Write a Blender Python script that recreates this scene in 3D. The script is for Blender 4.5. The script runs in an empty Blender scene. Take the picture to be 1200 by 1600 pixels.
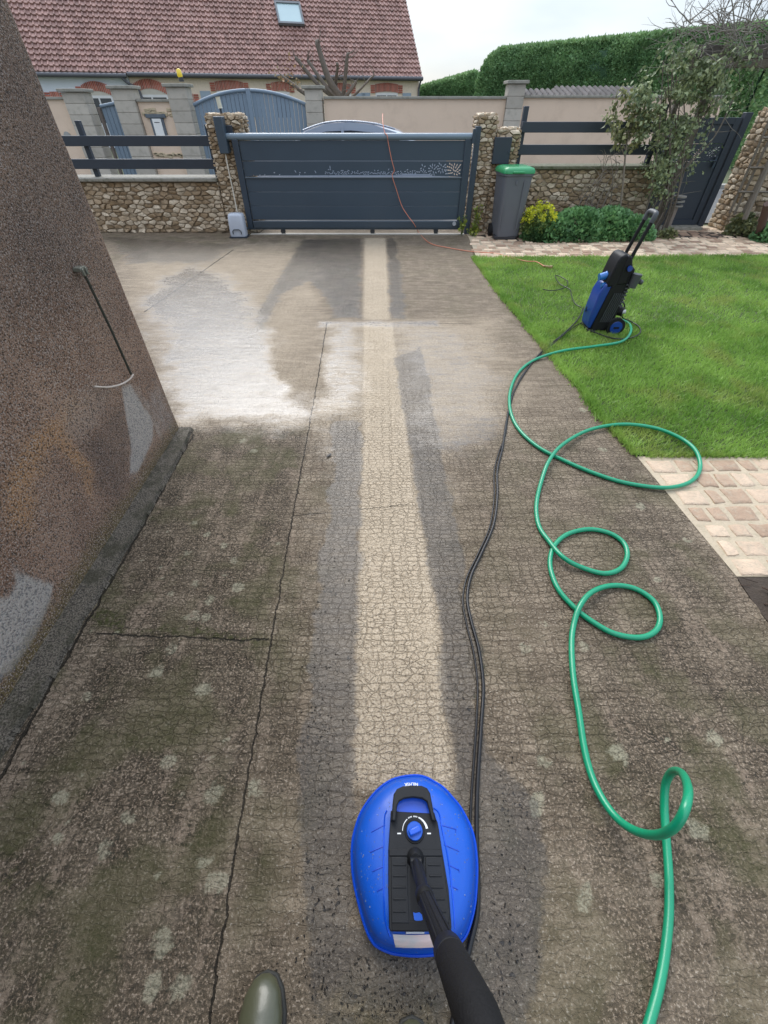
import bpy, math, random
import numpy as np
from mathutils import Vector, Matrix
random.seed(7); RNG = np.random.default_rng(7)
sc = bpy.context.scene
# ------------------------------------------------------------------ camera, sky, sun, exposure
PITCH = math.radians(44.3); FPX = 650.0; CH = 1.6
cd = bpy.data.cameras.new('camera'); cam = bpy.data.objects.new('camera', cd); sc.collection.objects.link(cam)
cam.location = (0, 0, CH); cam.rotation_euler = (math.pi/2 - PITCH, 0, 0)
cd.sensor_width = 36; cd.sensor_fit = 'AUTO'; cd.lens = 36*FPX/1600; cd.clip_start = .02; cd.clip_end = 2000
sc.camera = cam
SUN_EL, SUN_ROT = math.radians(46), math.radians(-16)
w = bpy.data.worlds.new("World"); sc.world = w; w.use_nodes = True
nt = w.node_tree; nt.nodes.clear()
out = nt.nodes.new('ShaderNodeOutputWorld'); mx = nt.nodes.new('ShaderNodeMixShader'); mx.inputs[0].default_value = .8
sky = nt.nodes.new('ShaderNodeTexSky'); sky.sky_type = 'NISHITA'; sky.sun_disc = False
sky.sun_elevation = SUN_EL; sky.sun_rotation = SUN_ROT
b1 = nt.nodes.new('ShaderNodeBackground'); b1.inputs[1].default_value = .1
nt.links.new(sky.outputs[0], b1.inputs[0])
tc = nt.nodes.new('ShaderNodeTexCoord'); mp = nt.nodes.new('ShaderNodeMapping'); mp.inputs['Scale'].default_value = (1, 1, 3.5)
nz = nt.nodes.new('ShaderNodeTexNoise'); nz.inputs['Scale'].default_value = 1.6; nz.inputs['Detail'].default_value = 5
rp = nt.nodes.new('ShaderNodeValToRGB'); rp.color_ramp.elements[0].position = .40; rp.color_ramp.elements[1].position = .62
rp.color_ramp.elements[0].color = (.46, .57, .76, 1); rp.color_ramp.elements[1].color = (.88, .92, .98, 1)
b2 = nt.nodes.new('ShaderNodeBackground')
sx = nt.nodes.new('ShaderNodeSeparateXYZ'); mr = nt.nodes.new('ShaderNodeMapRange')
mr.inputs['From Min'].default_value = 0; mr.inputs['From Max'].default_value = 1; mr.inputs['To Min'].default_value = .37; mr.inputs['To Max'].default_value = 1.15
nt.links.new(tc.outputs['Generated'], mp.inputs[0]); nt.links.new(mp.outputs[0], nz.inputs[0]); nt.links.new(nz.outputs[0], rp.inputs[0])
nt.links.new(tc.outputs['Generated'], sx.inputs[0]); nt.links.new(sx.outputs[2], mr.inputs[0])
nt.links.new(rp.outputs[0], b2.inputs[0]); nt.links.new(mr.outputs[0], b2.inputs[1])
nt.links.new(b1.outputs[0], mx.inputs[1]); nt.links.new(b2.outputs[0], mx.inputs[2]); nt.links.new(mx.outputs[0], out.inputs[0])
sl = bpy.data.lights.new('sun', 'SUN'); sl.energy = 1.35; sl.angle = math.radians(38); sl.color = (1, .97, .93)
so = bpy.data.objects.new('sun', sl); sc.collection.objects.link(so)
so.rotation_euler = Vector((math.sin(SUN_ROT)*math.cos(SUN_EL), math.cos(SUN_ROT)*math.cos(SUN_EL), math.sin(SUN_EL))).to_track_quat('Z', 'Y').to_euler()
so.location = (-3, 3, 12)
sc.view_settings.view_transform = 'Standard'; sc.view_settings.look = 'None'; sc.view_settings.exposure = 1.15; sc.view_settings.gamma = 1

# ------------------------------------------------------------------ geometry helpers
cp, sp_ = math.cos(PITCH), math.sin(PITCH)
def ray(u, v):
    a = (u-600)/FPX; b = (800-v)/FPX
    return np.array([a, cp + b*sp_, -sp_ + b*cp])
def G(u, v, z=0.0):                       # the place on the level z
    r = ray(u, v); t = (z-CH)/r[2]; return Vector((r[0]*t, r[1]*t, z))
def AY(u, v, y):                          # the place on the upright plane Y = y
    r = ray(u, v); t = y/r[1]; return Vector((r[0]*t, y, CH + r[2]*t))
def AX(u, v, x):
    r = ray(u, v); t = x/r[0]; return Vector((x, r[1]*t, CH + r[2]*t))

def link(o): sc.collection.objects.link(o); return o
ORI = {}
def thing(name, label, cat, loc=(0, 0, 0), group=None, kind=None):
    o = link(bpy.data.objects.new(name, None)); o.location = loc; o.empty_display_size = .1
    o['label'] = label; o['category'] = cat
    if group: o['group'] = group
    if kind: o['kind'] = kind
    ORI[o] = Vector(loc); return o
def tag(o, label=None, cat=None, group=None, kind=None):
    if label: o['label'] = label
    if cat: o['category'] = cat
    if group: o['group'] = group
    if kind: o['kind'] = kind
    return o

class MB:
    def __init__(s): s.v = []; s.f = []; s.t = []; s.tint = .5
    def add(s, V, F):
        n = len(s.v); s.v += [tuple(p) for p in V]; s.f += [[i+n for i in f] for f in F]; s.t += [s.tint]*len(V); return s
    def box(s, c, d, m=None, taper=1.0):
        x, y, z = d[0]/2, d[1]/2, d[2]/2
        V = [Vector((a*x*(taper if e < 0 else 1), b*y*(taper if e < 0 else 1), e*z)) for e in (-1, 1) for a, b in ((-1, -1), (1, -1), (1, 1), (-1, 1))]
        if m is not None: V = [m @ p for p in V]
        c = Vector(c); V = [p+c for p in V]
        return s.add(V, [[3, 2, 1, 0], [4, 5, 6, 7], [0, 1, 5, 4], [1, 2, 6, 5], [2, 3, 7, 6], [3, 0, 4, 7]])
    def prism(s, pts, z0, z1):            # pts = xy outline
        n = len(pts)
        a = sum(pts[i][0]*pts[(i+1) % n][1]-pts[(i+1) % n][0]*pts[i][1] for i in range(n))
        if a < 0: pts = pts[::-1]
        V = [(p[0], p[1], z0) for p in pts] + [(p[0], p[1], z1) for p in pts]
        F = [list(range(n))[::-1], list(range(n, 2*n))] + [[i, (i+1) % n, (i+1) % n+n, i+n] for i in range(n)]
        return s.add(V, F)
    def extr(s, pts, d):                  # pts = 3-D flat outline, d = extrude vector
        n = len(pts); d = Vector(d); P = [Vector(p) for p in pts]
        nrm = Vector((0, 0, 0))
        for i in range(n): nrm += P[i].cross(P[(i+1) % n])
        if nrm.dot(d) < 0: P = P[::-1]
        V = P + [p+d for p in P]
        F = [list(range(n))[::-1], list(range(n, 2*n))] + [[i, (i+1) % n, (i+1) % n+n, i+n] for i in range(n)]
        return s.add(V, F)
    def tube(s, pts, r, seg=10, cap=True, closed=False):
        P = [Vector(p) for p in pts]; n = len(P)
        R = r if hasattr(r, '__len__') else [r]*n
        V = []; F = []; up = None
        for i in range(n):
            if closed: t = (P[(i+1) % n]-P[i-1])
            else: t = P[min(i+1, n-1)]-P[max(i-1, 0)]
            if t.length < 1e-9: t = Vector((0, 0, 1))
            t.normalize()
            if up is None:
                up = Vector((0, 0, 1)) if abs(t.z) < .9 else Vector((1, 0, 0))
            up = (up - t*up.dot(t))
            if up.length < 1e-6: up = t.orthogonal()
            up.normalize(); sd = t.cross(up)
            for k in range(seg):
                a = 2*math.pi*k/seg; V.append(P[i]+(up*math.cos(a)+sd*math.sin(a))*R[i])
        m = n if closed else n-1
        for i in range(m):
            j = (i+1) % n
            for k in range(seg):
                l = (k+1) % seg; F.append([i*seg+k, j*seg+k, j*seg+l, i*seg+l][::-1])
        if cap and not closed: F.append(list(range(seg))); F.append([(n-1)*seg+k for k in range(seg)][::-1])
        return s.add(V, F)
    def cyl(s, a, b, r, seg=20, r2=None): return s.tube([a, b], [r, r if r2 is None else r2], seg)
    def rings(s, rings, cap0=True, cap1=True):
        n = len(rings[0]); V = [p for r in rings for p in r]; F = []
        for i in range(len(rings)-1):
            for k in range(n):
                l = (k+1) % n; F.append([i*n+k, i*n+l, (i+1)*n+l, (i+1)*n+k])
        if cap0: F.append(list(range(n))[::-1])
        if cap1: F.append([(len(rings)-1)*n+k for k in range(n)])
        return s.add(V, F)

def mesh(name, V, F, mat, smooth=False, tint=None, attrs=None):
    me = bpy.data.meshes.new(name)
    if isinstance(F, np.ndarray):
        V = np.asarray(V, dtype=np.float32); k = F.shape[1]
        me.vertices.add(len(V)); me.vertices.foreach_set('co', V.ravel())
        me.loops.add(F.size); me.loops.foreach_set('vertex_index', F.ravel().astype(np.int32))
        me.polygons.add(len(F)); me.polygons.foreach_set('loop_start', (np.arange(len(F))*k).astype(np.int32))
        try: me.polygons.foreach_set('loop_total', np.full(len(F), k, dtype=np.int32))
        except Exception: pass
        me.update(calc_edges=True)
    else:
        me.from_pydata([tuple(p) for p in V], [], F); me.update()
    if smooth: me.polygons.foreach_set('use_smooth', np.ones(len(me.polygons), dtype=bool))
    D = dict(attrs or {})
    if tint is not None: D['tint'] = tint
    for k, a in D.items():
        at = me.attributes.new(k, 'FLOAT', 'POINT'); at.data.foreach_set('value', np.asarray(a, dtype=np.float32))
    if mat: me.materials.append(mat)
    return me
def obj(name, mb, mat, parent=None, smooth=False, bevel=0, seg=2, origin=None, angle=40, attrs=None):
    if isinstance(mb, MB): V = np.array([tuple(p) for p in mb.v], dtype=np.float64); F = mb.f; t = mb.t
    else: V, F, t = mb; V = np.asarray(V, dtype=np.float64)
    if parent is not None: o0 = ORI[parent]
    elif origin is not None: o0 = Vector(origin)
    else: o0 = Vector(((V[:, 0].min()+V[:, 0].max())/2, (V[:, 1].min()+V[:, 1].max())/2, V[:, 2].min()))
    V = V - np.array(o0)
    me = mesh(name, V, F, mat, smooth, t, attrs)
    o = link(bpy.data.objects.new(name, me))
    if parent is None: o.location = o0
    else: o.parent = parent
    ORI[o] = o0
    if bevel:
        b = o.modifiers.new('bevel', 'BEVEL'); b.width = bevel; b.segments = seg; b.limit_method = 'ANGLE'; b.angle_limit = math.radians(angle); b.harden_normals = False
        me.polygons.foreach_set('use_smooth', np.ones(len(me.polygons), dtype=bool))
        try: me.set_sharp_from_angle(angle=math.radians(50))
        except Exception: pass
    elif smooth:
        try: me.set_sharp_from_angle(angle=math.radians(60))
        except Exception: pass
    return o

def crom(P, n=6, closed=False):
    P = [Vector(p) for p in P]; out = []; N = len(P)
    for i in range(N if closed else N-1):
        if closed: a, b, c, d = P[i-1], P[i], P[(i+1) % N], P[(i+2) % N]
        else: a, b, c, d = P[max(i-1, 0)], P[i], P[i+1], P[min(i+2, N-1)]
        for k in range(n):
            t = k/n
            out.append(.5*((2*b)+(c-a)*t+(2*a-5*b+4*c-d)*t*t+(3*b-a-3*c+d)*t**3))
    if not closed: out.append(P[-1])
    return out

_L = RNG.random((64, 64))
def vnoise(x, y, s=1.0, o=3, seed=0):
    x = np.asarray(x)*s+seed*13.7; y = np.asarray(y)*s+seed*7.3; r = 0; a = 1; tot = 0
    for k in range(o):
        xi = np.floor(x).astype(int); yi = np.floor(y).astype(int); fx = x-xi; fy = y-yi
        fx = fx*fx*(3-2*fx); fy = fy*fy*(3-2*fy)
        g = lambda i, j: _L[(xi+i) % 64, (yi+j) % 64]
        r = r + a*((g(0, 0)*(1-fx)+g(1, 0)*fx)*(1-fy)+(g(0, 1)*(1-fx)+g(1, 1)*fx)*fy); tot += a; a *= .5; x = x*2.03; y = y*2.03
    return r/tot
def polymask(x, y, poly, soft):           # 1 inside, fading over 'soft' at the edge
    inside = np.zeros(x.shape, bool); d = np.full(x.shape, 1e9); n = len(poly)
    for i in range(n):
        x0, y0 = poly[i][0], poly[i][1]; x1, y1 = poly[(i+1) % n][0], poly[(i+1) % n][1]
        c = ((y0 > y) != (y1 > y)) & (x < (x1-x0)*(y-y0)/((y1-y0) if y1 != y0 else 1e-9)+x0); inside ^= c
        ex, ey = x1-x0, y1-y0; L = ex*ex+ey*ey+1e-12
        t = np.clip(((x-x0)*ex+(y-y0)*ey)/L, 0, 1); d = np.minimum(d, np.hypot(x-x0-t*ex, y-y0-t*ey))
    s = np.where(inside, d, -d); return np.clip(.5+s/(2*soft), 0, 1)

# ------------------------------------------------------------------ materials
def N(nt, t, ins=None, **pr):
    n = nt.nodes.new('ShaderNode'+t)
    for k, v in pr.items(): setattr(n, k, v)
    for k, v in (ins or {}).items():
        if hasattr(v, 'is_linked') or isinstance(v, bpy.types.NodeSocket): nt.links.new(v, n.inputs[k])
        else: n.inputs[k].default_value = v
    return n
def M(nt, op, a, b=0.0, c=None, clamp=False):
    n = nt.nodes.new('ShaderNodeMath'); n.operation = op; n.use_clamp = clamp
    for i, v in enumerate((a, b) if c is None else (a, b, c)):
        if isinstance(v, bpy.types.NodeSocket): nt.links.new(v, n.inputs[i])
        else: n.inputs[i].default_value = v
    return n.outputs[0]
def MIX(nt, f, a, b, mode='MIX'):
    n = nt.nodes.new('ShaderNodeMix'); n.data_type = 'RGBA'; n.blend_type = mode; n.clamp_factor = True
    for s, v in ((n.inputs[0], f), (n.inputs[6], a), (n.inputs[7], b)):
        if isinstance(v, bpy.types.NodeSocket): nt.links.new(v, s)
        elif isinstance(v, tuple): s.default_value = v if len(v) == 4 else v+(1,)
        else: s.default_value = v
    return n.outputs[2]
def STEP(nt, x, lo, hi, a=0.0, b=1.0):
    n = N(nt, 'MapRange', {'Value': x, 'From Min': lo, 'From Max': hi, 'To Min': a, 'To Max': b}); n.interpolation_type = 'SMOOTHSTEP'; return n.outputs[0]
def NOISE(nt, co, s, d=3, r=.55, dist=0): return N(nt, 'TexNoise', {'Vector': co, 'Scale': s, 'Detail': d, 'Roughness': r, 'Distortion': dist}).outputs[0]
def newmat(name):
    m = bpy.data.materials.new(name); m.use_nodes = True; t = m.node_tree; b = t.nodes['Principled BSDF']
    co = t.nodes.new('ShaderNodeTexCoord').outputs['Object']; return m, t, b, co
def BUMP(nt, b, h, s=.5, d=.01):
    n = N(nt, 'Bump', {'Height': h, 'Strength': s, 'Distance': d}); nt.links.new(n.outputs[0], b.inputs['Normal']); return n
def surf(name, col, rough=.6, var=.12, scale=6, bump=.0, bscale=80, metal=0, tint=0, grime=0, gcol=(.06, .05, .035), coat=0, stretch=None, col2=None, sss=0):
    m, t, b, co = newmat(name)
    if stretch: co = N(t, 'Mapping', {'Vector': co, 'Scale': stretch}).outputs[0]
    n1 = NOISE(t, co, scale, 5); c = MIX(t, n1, tuple(x*(1-var) for x in col), tuple(min(1, x*(1+var)) for x in col))
    if tint:
        a = N(t, 'Attribute', attribute_name='tint').outputs['Fac']
        if col2: c = MIX(t, STEP(t, a, .1, .9), c, MIX(t, n1, tuple(x*(1-var) for x in col2), tuple(x*(1+var) for x in col2)))
        v = M(t, 'MULTIPLY_ADD', a, 2*tint, 1-tint)
        c = MIX(t, 1.0, c, N(t, 'CombineColor', {0: v, 1: v, 2: v}).outputs[0], 'MULTIPLY')
    if grime:
        g = STEP(t, NOISE(t, co, scale*2.3, 6, .65), .45, .72, 0, grime); c = MIX(t, g, c, gcol)
    t.links.new(c, b.inputs['Base Color'])
    r = M(t, 'MULTIPLY_ADD', NOISE(t, co, scale*4, 3), .25, rough-.12, clamp=True); t.links.new(r, b.inputs['Roughness'])
    b.inputs['Metallic'].default_value = metal
    if max(col) < .03: b.inputs['Specular IOR Level'].default_value = .28
    if coat: b.inputs['Coat Weight'].default_value = coat; b.inputs['Coat Roughness'].default_value = .1
    if sss: b.inputs['Subsurface Weight'].default_value = sss; b.inputs['Subsurface Radius'].default_value = (.02, .03, .01)
    if bump: BUMP(t, b, NOISE(t, co, bscale, 4, .6), bump, .01)
    return m
def leafmat(name, c1, c2, rough=.45, tr=.25, pscale=1.5):
    m, t, b, co = newmat(name)
    a = N(t, 'Attribute', attribute_name='tint').outputs['Fac']
    c = MIX(t, a, c1, c2); p = NOISE(t, co, pscale, 3)
    c = MIX(t, 1.0, c, MIX(t, STEP(t, p, .3, .7), (.62, .68, .6), (1.25, 1.2, 1.05)), 'MULTIPLY')
    t.links.new(c, b.inputs['Base Color']); b.inputs['Roughness'].default_value = rough
    tl = N(t, 'BsdfTranslucent', {'Color': c}); ms = N(t, 'MixShader', {0: tr}); o = t.nodes['Material Output']
    t.links.new(b.outputs[0], ms.inputs[1]); t.links.new(tl.outputs[0], ms.inputs[2]); t.links.new(ms.outputs[0], o.inputs[0])
    return m

# ------------------------------------------------------------------ ground: driveway with its washed, wet and dirty areas, foreground shade painted in
EDGE = [G(*p) for p in ((1200, 975), (1150, 900), (1080, 808), (997, 716), (937, 650), (913, 615), (864, 559), (836, 524), (780, 457), (740, 402), (735, 375), (733, 366))]
EY = np.array([-1.8, .6]+[p.y for p in EDGE]+[9.6]); EX = np.array([1.72, 1.71]+[p.x for p in EDGE]+[1.42])
def edge_x(y): return np.interp(y, EY, EX)
ys = np.concatenate([np.arange(-1.6, 4.5, .018), np.arange(4.5, 9.45, .03)])
xs = np.concatenate([np.arange(-7.5, -1.6, .05), np.arange(-1.6, 1.45, .0185)])
xx, yy = np.meshgrid(xs, ys)
fx = (xx-(-7.5))/(xs[-1]+7.5)
exy = edge_x(yy)+(vnoise(xx*0, yy, 9, 3)-.5)*.035
xg = np.where(xx > .6, .6+(xx-.6)*(exy-.6)/(xs[-1]-.6), xx)
px = xg+(vnoise(xg, yy, 6, 4, 1)-.5)*.09; py = yy+(vnoise(xg, yy, 6, 4, 2)-.5)*.09
px2 = xg+(vnoise(xg, yy, 5, 5, 3)-.5)*.35; py2 = yy+(vnoise(xg, yy, 5, 5, 4)-.5)*.35
def PM(pts, soft, rough=0):
    X, Y = ((xg, yy), (px, py), (px2, py2))[rough]
    return polymask(X, Y, [G(*p) for p in pts], soft)
clean = np.zeros_like(xg); wet = np.zeros_like(xg); dirt_shade = np.zeros_like(xg); shine = np.zeros_like(xg); moss = np.zeros_like(xg); lich = np.zeros_like(xg)
mxm = np.maximum
clean = mxm(clean, .95*PM([(567, 503), (614, 503), (640, 700), (655, 800), (684, 950), (696, 1080), (708, 1230), (552, 1230), (558, 1000), (563, 800), (566, 640)], .016, 0))
clean = mxm(clean, .8*PM([(570, 372), (602, 372), (610, 500), (567, 500)], .02, 0))
clean *= 1-.35*PM([(552, 1080), (700, 1080), (710, 1240), (540, 1240)], .2, 2)
clean = mxm(clean, .42*PM([(200, 410), (240, 395), (450, 380), (500, 430), (500, 500), (478, 668), (290, 668)], .2, 2))
clean = mxm(clean, .5*PM([(500, 625), (770, 625), (775, 655), (480, 655)], .06, 1))
clean = mxm(clean, .45*PM([(500, 500), (780, 500), (800, 660), (478, 668)], .2, 2))
clean = mxm(clean, .40*PM([(385, 383), (470, 375), (440, 470), (380, 500), (300, 440)], .15, 2))
# wet bands either side of the washed strip
wet = mxm(wet, .9*PM([(520, 660), (566, 660), (563, 800), (553, 1215), (545, 1500), (560, 1560), (480, 1560), (470, 1300), (478, 1100), (500, 900), (515, 780)], .035, 1))
wet = mxm(wet, .9*PM([(614, 560), (660, 540), (690, 700), (715, 850), (735, 950), (750, 1050), (755, 1180), (840, 1260), (855, 1420), (830, 1600), (700, 1600), (712, 1230), (696, 1080), (684, 950), (655, 800), (640, 700)], .035, 1))
wet = mxm(wet, .45*PM([(512, 505), (780, 520), (800, 600), (790, 700), (690, 700), (640, 640), (500, 670)], .12, 2)*(1-.5*clean))
wet = mxm(wet, .75*PM([(560, 1400), (760, 1400), (780, 1640), (480, 1640)], .08, 2))
wet = mxm(wet, .95*PM([(175, 370), (372, 384), (330, 410), (205, 412)], .25, 2))
wet = mxm(wet, .8*PM([(472, 374), (566, 372), (566, 497), (520, 497), (512, 470), (480, 440), (440, 462), (408, 520), (392, 500), (430, 440)], .09, 1))
wet = mxm(wet, .85*PM([(604, 372), (616, 372), (630, 440), (636, 497), (610, 497)], .07, 1))
wet = mxm(wet, .45*PM([(300, 384), (400, 378), (330, 420), (250, 440)], .2, 2))
shine = mxm(shine, PM([(215, 480), (250, 430), (300, 412), (360, 430), (400, 460), (430, 530), (470, 610), (500, 640), (480, 664), (285, 666)], .22, 2))
shine = mxm(shine, .75*PM([(510, 505), (565, 505), (565, 640), (488, 655)], .15, 2))
shine = mxm(shine, .62*PM([(610, 505), (740, 515), (790, 600), (785, 700), (740, 720), (640, 700)], .2, 2)); shine = mxm(shine, .42*PM([(480, 650), (560, 650), (560, 900), (500, 900)], .15, 2)); shine = mxm(shine, .42*PM([(640, 700), (720, 700), (745, 950), (690, 960)], .15, 2));
shine = mxm(shine, .8*PM([(500, 501), (690, 501), (690, 512), (495, 512)], .05, 1))
shine *= 1-.97*PM([(440, 545), (492, 545), (494, 600), (470, 606), (440, 585)], .1, 2)
wet = mxm(wet, shine*.62)
# unwashed ground; dirt near the camera also painted darker for foreground shade
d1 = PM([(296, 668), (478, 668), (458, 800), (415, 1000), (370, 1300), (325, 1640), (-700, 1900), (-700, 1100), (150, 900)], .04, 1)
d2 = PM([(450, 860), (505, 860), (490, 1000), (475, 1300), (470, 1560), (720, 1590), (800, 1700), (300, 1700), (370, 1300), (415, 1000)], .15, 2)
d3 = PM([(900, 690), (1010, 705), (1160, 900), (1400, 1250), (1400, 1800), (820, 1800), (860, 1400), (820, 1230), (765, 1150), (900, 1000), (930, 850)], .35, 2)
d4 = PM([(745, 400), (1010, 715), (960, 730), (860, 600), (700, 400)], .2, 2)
dirt_shade = mxm(np.clip(d1*1.0, 0, 1), mxm(.92*d2, mxm(.9*d3, .4*d4)))
dirt_shade = mxm(dirt_shade, .5*PM([(478, 690), (515, 700), (505, 870), (450, 860), (460, 800)], .1, 2))
dirt_shade = mxm(dirt_shade, .65*PM([(175, 370), (372, 384), (330, 410), (205, 412)], .25, 2))
dirt_shade = mxm(dirt_shade, .55*PM([(472, 374), (566, 372), (566, 497), (520, 497), (512, 470), (480, 440), (440, 462), (408, 520), (392, 500), (430, 440)], .1, 1))
dirt_shade = mxm(dirt_shade, .30*PM([(604, 372), (740, 372), (800, 500), (612, 500)], .2, 2))
dirt_shade = mxm(dirt_shade, .42*PM([(690, 700), (900, 690), (950, 850), (830, 1000), (760, 1150), (740, 950)], .25, 2))
dirt_shade = mxm(dirt_shade, .6*PM([(150, 366), (560, 366), (560, 392), (400, 398), (330, 402), (150, 412)], .25, 2)); dirt_shade = mxm(dirt_shade, .35*PM([(610, 366), (745, 366), (760, 400), (610, 400)], .2, 2))
dirt_shade *= (1-.9*clean)
dirt_shade = np.clip(dirt_shade*(.82+.45*vnoise(xg, yy, 2.2, 4, 5)), 0, 1)
moss = mxm(moss, PM([(135, 968), (150, 945), (195, 955), (200, 985), (290, 985), (310, 980), (420, 1000), (415, 985), (425, 1003), (300, 998), (140, 985)], .04, 1))
moss = mxm(moss, .5*PM([(-300, 1300), (60, 1150), (90, 1350), (-100, 1800)], .3, 2))
moss = mxm(moss, .45*PM([(60, 1000), (400, 1010), (360, 1300), (200, 1400), (0, 1300)], .5, 2)*(vnoise(xg, yy, 5, 4, 21) > .5)); moss = mxm(moss, .7*PM([(725, 930), (733, 930), (757, 1060), (750, 1110), (742, 1040)], .02, 1))
moss = mxm(moss, .5*PM([(560, 1520), (700, 1500), (720, 1600), (520, 1600)], .12, 2))
moss = mxm(moss, .6*np.clip(1-np.abs(xg-edge_x(yy))/.05, 0, 1)*(yy > 2.2)*(vnoise(xg, yy, 6, 3, 8) > .5))
LS = [(252, 905, .02), (280, 780, .018), (293, 793, .014), (285, 800, .01), (272, 827, .016), (248, 843, .012), (302, 815, .03), (320, 835, .035), (292, 866, .03), (357, 852, .05), (370, 875, .045), (305, 910, .04), (262, 928, .03), (375, 918, .04), (327, 940, .04), (300, 965, .045), (320, 968, .04), (220, 877, .018), (188, 919, .012), (135, 990, .02), (283, 752, .016), (293, 775, .012), (395, 705, .05), (380, 690, .05), (318, 750, .025), (222, 875, .012), (250, 888, .022), (265, 890, .015), (270, 1015, .05), (245, 1050, .05), (320, 1080, .04), (140, 1080, .03), (275, 1185, .04), (165, 1325, .05), (310, 1345, .035), (250, 1470, .05), (235, 1535, .07), (280, 1535, .04), (345, 1240, .04), (400, 1230, .05), (330, 1385, .06), (205, 1265, .035), (95, 1250, .03), (80, 990, .02), (70, 1010, .018), (345, 1388, .04), (840, 842, .02), (1075, 842, .025), (1030, 905, .03), (920, 1010, .05), (980, 1180, .05), (1040, 1380, .06), (860, 1190, .05), (835, 1255, .05), (905, 1420, .05), (1090, 1290, .06), (820, 1010, .05), (1110, 1150, .06), (1000, 790, .06), (940, 700, .05), (910, 640, .06), (850, 560, .08), (610, 1250, .05)]
for u, v, r in LS:
    p = G(u, v); r = min(r, .036); d = np.hypot(px-p.x, py-p.y); lich = mxm(lich, np.clip((r-d)/.012, 0, 1)*random.uniform(.6, 1))
for k in range(140):
    cx, cy = random.uniform(-1.35, -.5), random.uniform(-1, 2.4)
    if k > 90: cx, cy = random.uniform(.7, 1.6), random.uniform(-1, 4)
    r = random.uniform(.006, .022); d = np.hypot(px-cx, py-cy); lich = mxm(lich, np.clip((r-d)/.01, 0, 1)*random.uniform(.3, .9))
# slight undulation, the raised kerb strip along the house comes as its own sheet
zg = (vnoise(xg, yy, 1.1, 3, 9)-.5)*.006
nx, ny = xg.shape[1], xg.shape[0]
V = np.stack([xg, yy, zg], -1).reshape(-1, 3); idx = np.arange(nx*ny).reshape(ny, nx)
F = np.stack([idx[:-1, :-1], idx[:-1, 1:], idx[1:, 1:], idx[1:, :-1]], -1).reshape(-1, 4)

m, t, b, co = newmat('driveway_concrete')
at = lambda k: N(t, 'Attribute', attribute_name=k).outputs['Fac']
A = {k: at(k) for k in ('clean', 'wet', 'dirt_shade', 'shine', 'moss', 'lich')}
FINE = None
warp = N(t, 'TexNoise', {'Vector': co, 'Scale': 16, 'Detail': 5, 'Roughness': .7}).outputs['Color']
wv = N(t, 'VectorMath', {0: warp, 1: (.5, .5, .5)}, operation='SUBTRACT').outputs[0]
wv = N(t, 'VectorMath', {0: wv, 'Scale': .036}, operation='SCALE').outputs[0]
cw = N(t, 'VectorMath', {0: co, 1: wv}, operation='ADD').outputs[0]
cm = N(t, 'Mapping', {'Vector': cw, 'Scale': (.62, 1.05, 1)}).outputs[0]
nf = M(t, 'SUBTRACT', NOISE(t, co, 30, 6, .75), .5); nr_ = M(t, 'SUBTRACT', NOISE(t, N(t, 'Mapping', {'Vector': co, 'Scale': (1, 3.5, 1)}).outputs[0], 3.5, 7, .75), .5)
A['wet'] = M(t, 'MULTIPLY', STEP(t, M(t, 'ADD', A['wet'], M(t, 'ADD', M(t, 'MULTIPLY', nf, .9), M(t, 'MULTIPLY', nr_, .9))), .30, .64), .92)
A['shine'] = M(t, 'MULTIPLY', STEP(t, M(t, 'ADD', A['shine'], M(t, 'ADD', M(t, 'MULTIPLY', nf, .8), M(t, 'MULTIPLY', nr_, 1.1))), .12, .88), STEP(t, A['shine'], 0, .8, .35, 1))
A['lich'] = M(t, 'MULTIPLY', STEP(t, M(t, 'ADD', A['lich'], M(t, 'MULTIPLY', nf, 1.8)), .35, .8), .62); A['moss'] = STEP(t, M(t, 'ADD', A['moss'], M(t, 'MULTIPLY', nf, 1.6)), .3, .8)
A['clean'] = M(t, 'ADD', A['clean'], M(t, 'MULTIPLY', nf, M(t, 'MULTIPLY', A['clean'], .8)), clamp=True)
vor = N(t, 'TexVoronoi', {'Vector': cm, 'Scale': 36, 'Randomness': .75}, feature='DISTANCE_TO_EDGE', voronoi_dimensions='2D').outputs['Distance']
rowc = N(t, 'Mapping', {'Vector': cw, 'Scale': (.5, 1, 1)}).outputs[0]
vor2 = N(t, 'TexVoronoi', {'Vector': rowc, 'Scale': 33, 'Randomness': .5}, feature='DISTANCE_TO_EDGE', voronoi_dimensions='2D').outputs['Distance']
n_lo = NOISE(t, co, 1.7, 4); n_md = NOISE(t, co, 7, 5, .62); n_hi = NOISE(t, co, 52, 5, .74); n_gr = NOISE(t, co, 125, 4, .7)
rwc = N(t, 'Mapping', {'Vector': co, 'Scale': (1, 5, 1)}).outputs[0]; n_rw = NOISE(t, rwc, 4, 6, .72)
cfac = STEP(t, n_md, .34, .56, .3, 1.0)
crk = M(t, 'MULTIPLY', STEP(t, vor, .0, .085, 1, 0), cfac); crk2 = M(t, 'MULTIPLY', STEP(t, vor2, .0, .07, 1, 0), STEP(t, NOISE(t, co, 4, 4), .35, .55, .2, .9))
crk = M(t, 'MAXIMUM', M(t, 'MULTIPLY', crk, .8), crk2); crk = M(t, 'MULTIPLY', crk, M(t, 'SUBTRACT', 1.0, M(t, 'MULTIPLY', A['dirt_shade'], .35)))
spy = N(t, 'SeparateXYZ', {0: co}).outputs[1]; crk = M(t, 'MULTIPLY', crk, STEP(t, spy, -.1, .75, .35, 1.0)); crk = M(t, 'MULTIPLY', crk, STEP(t, spy, 2.3, 3.6, 1.0, .5))
base = MIX(t, STEP(t, n_md, .3, .7), (.21, .165, .115), (.32, .255, .18))
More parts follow.
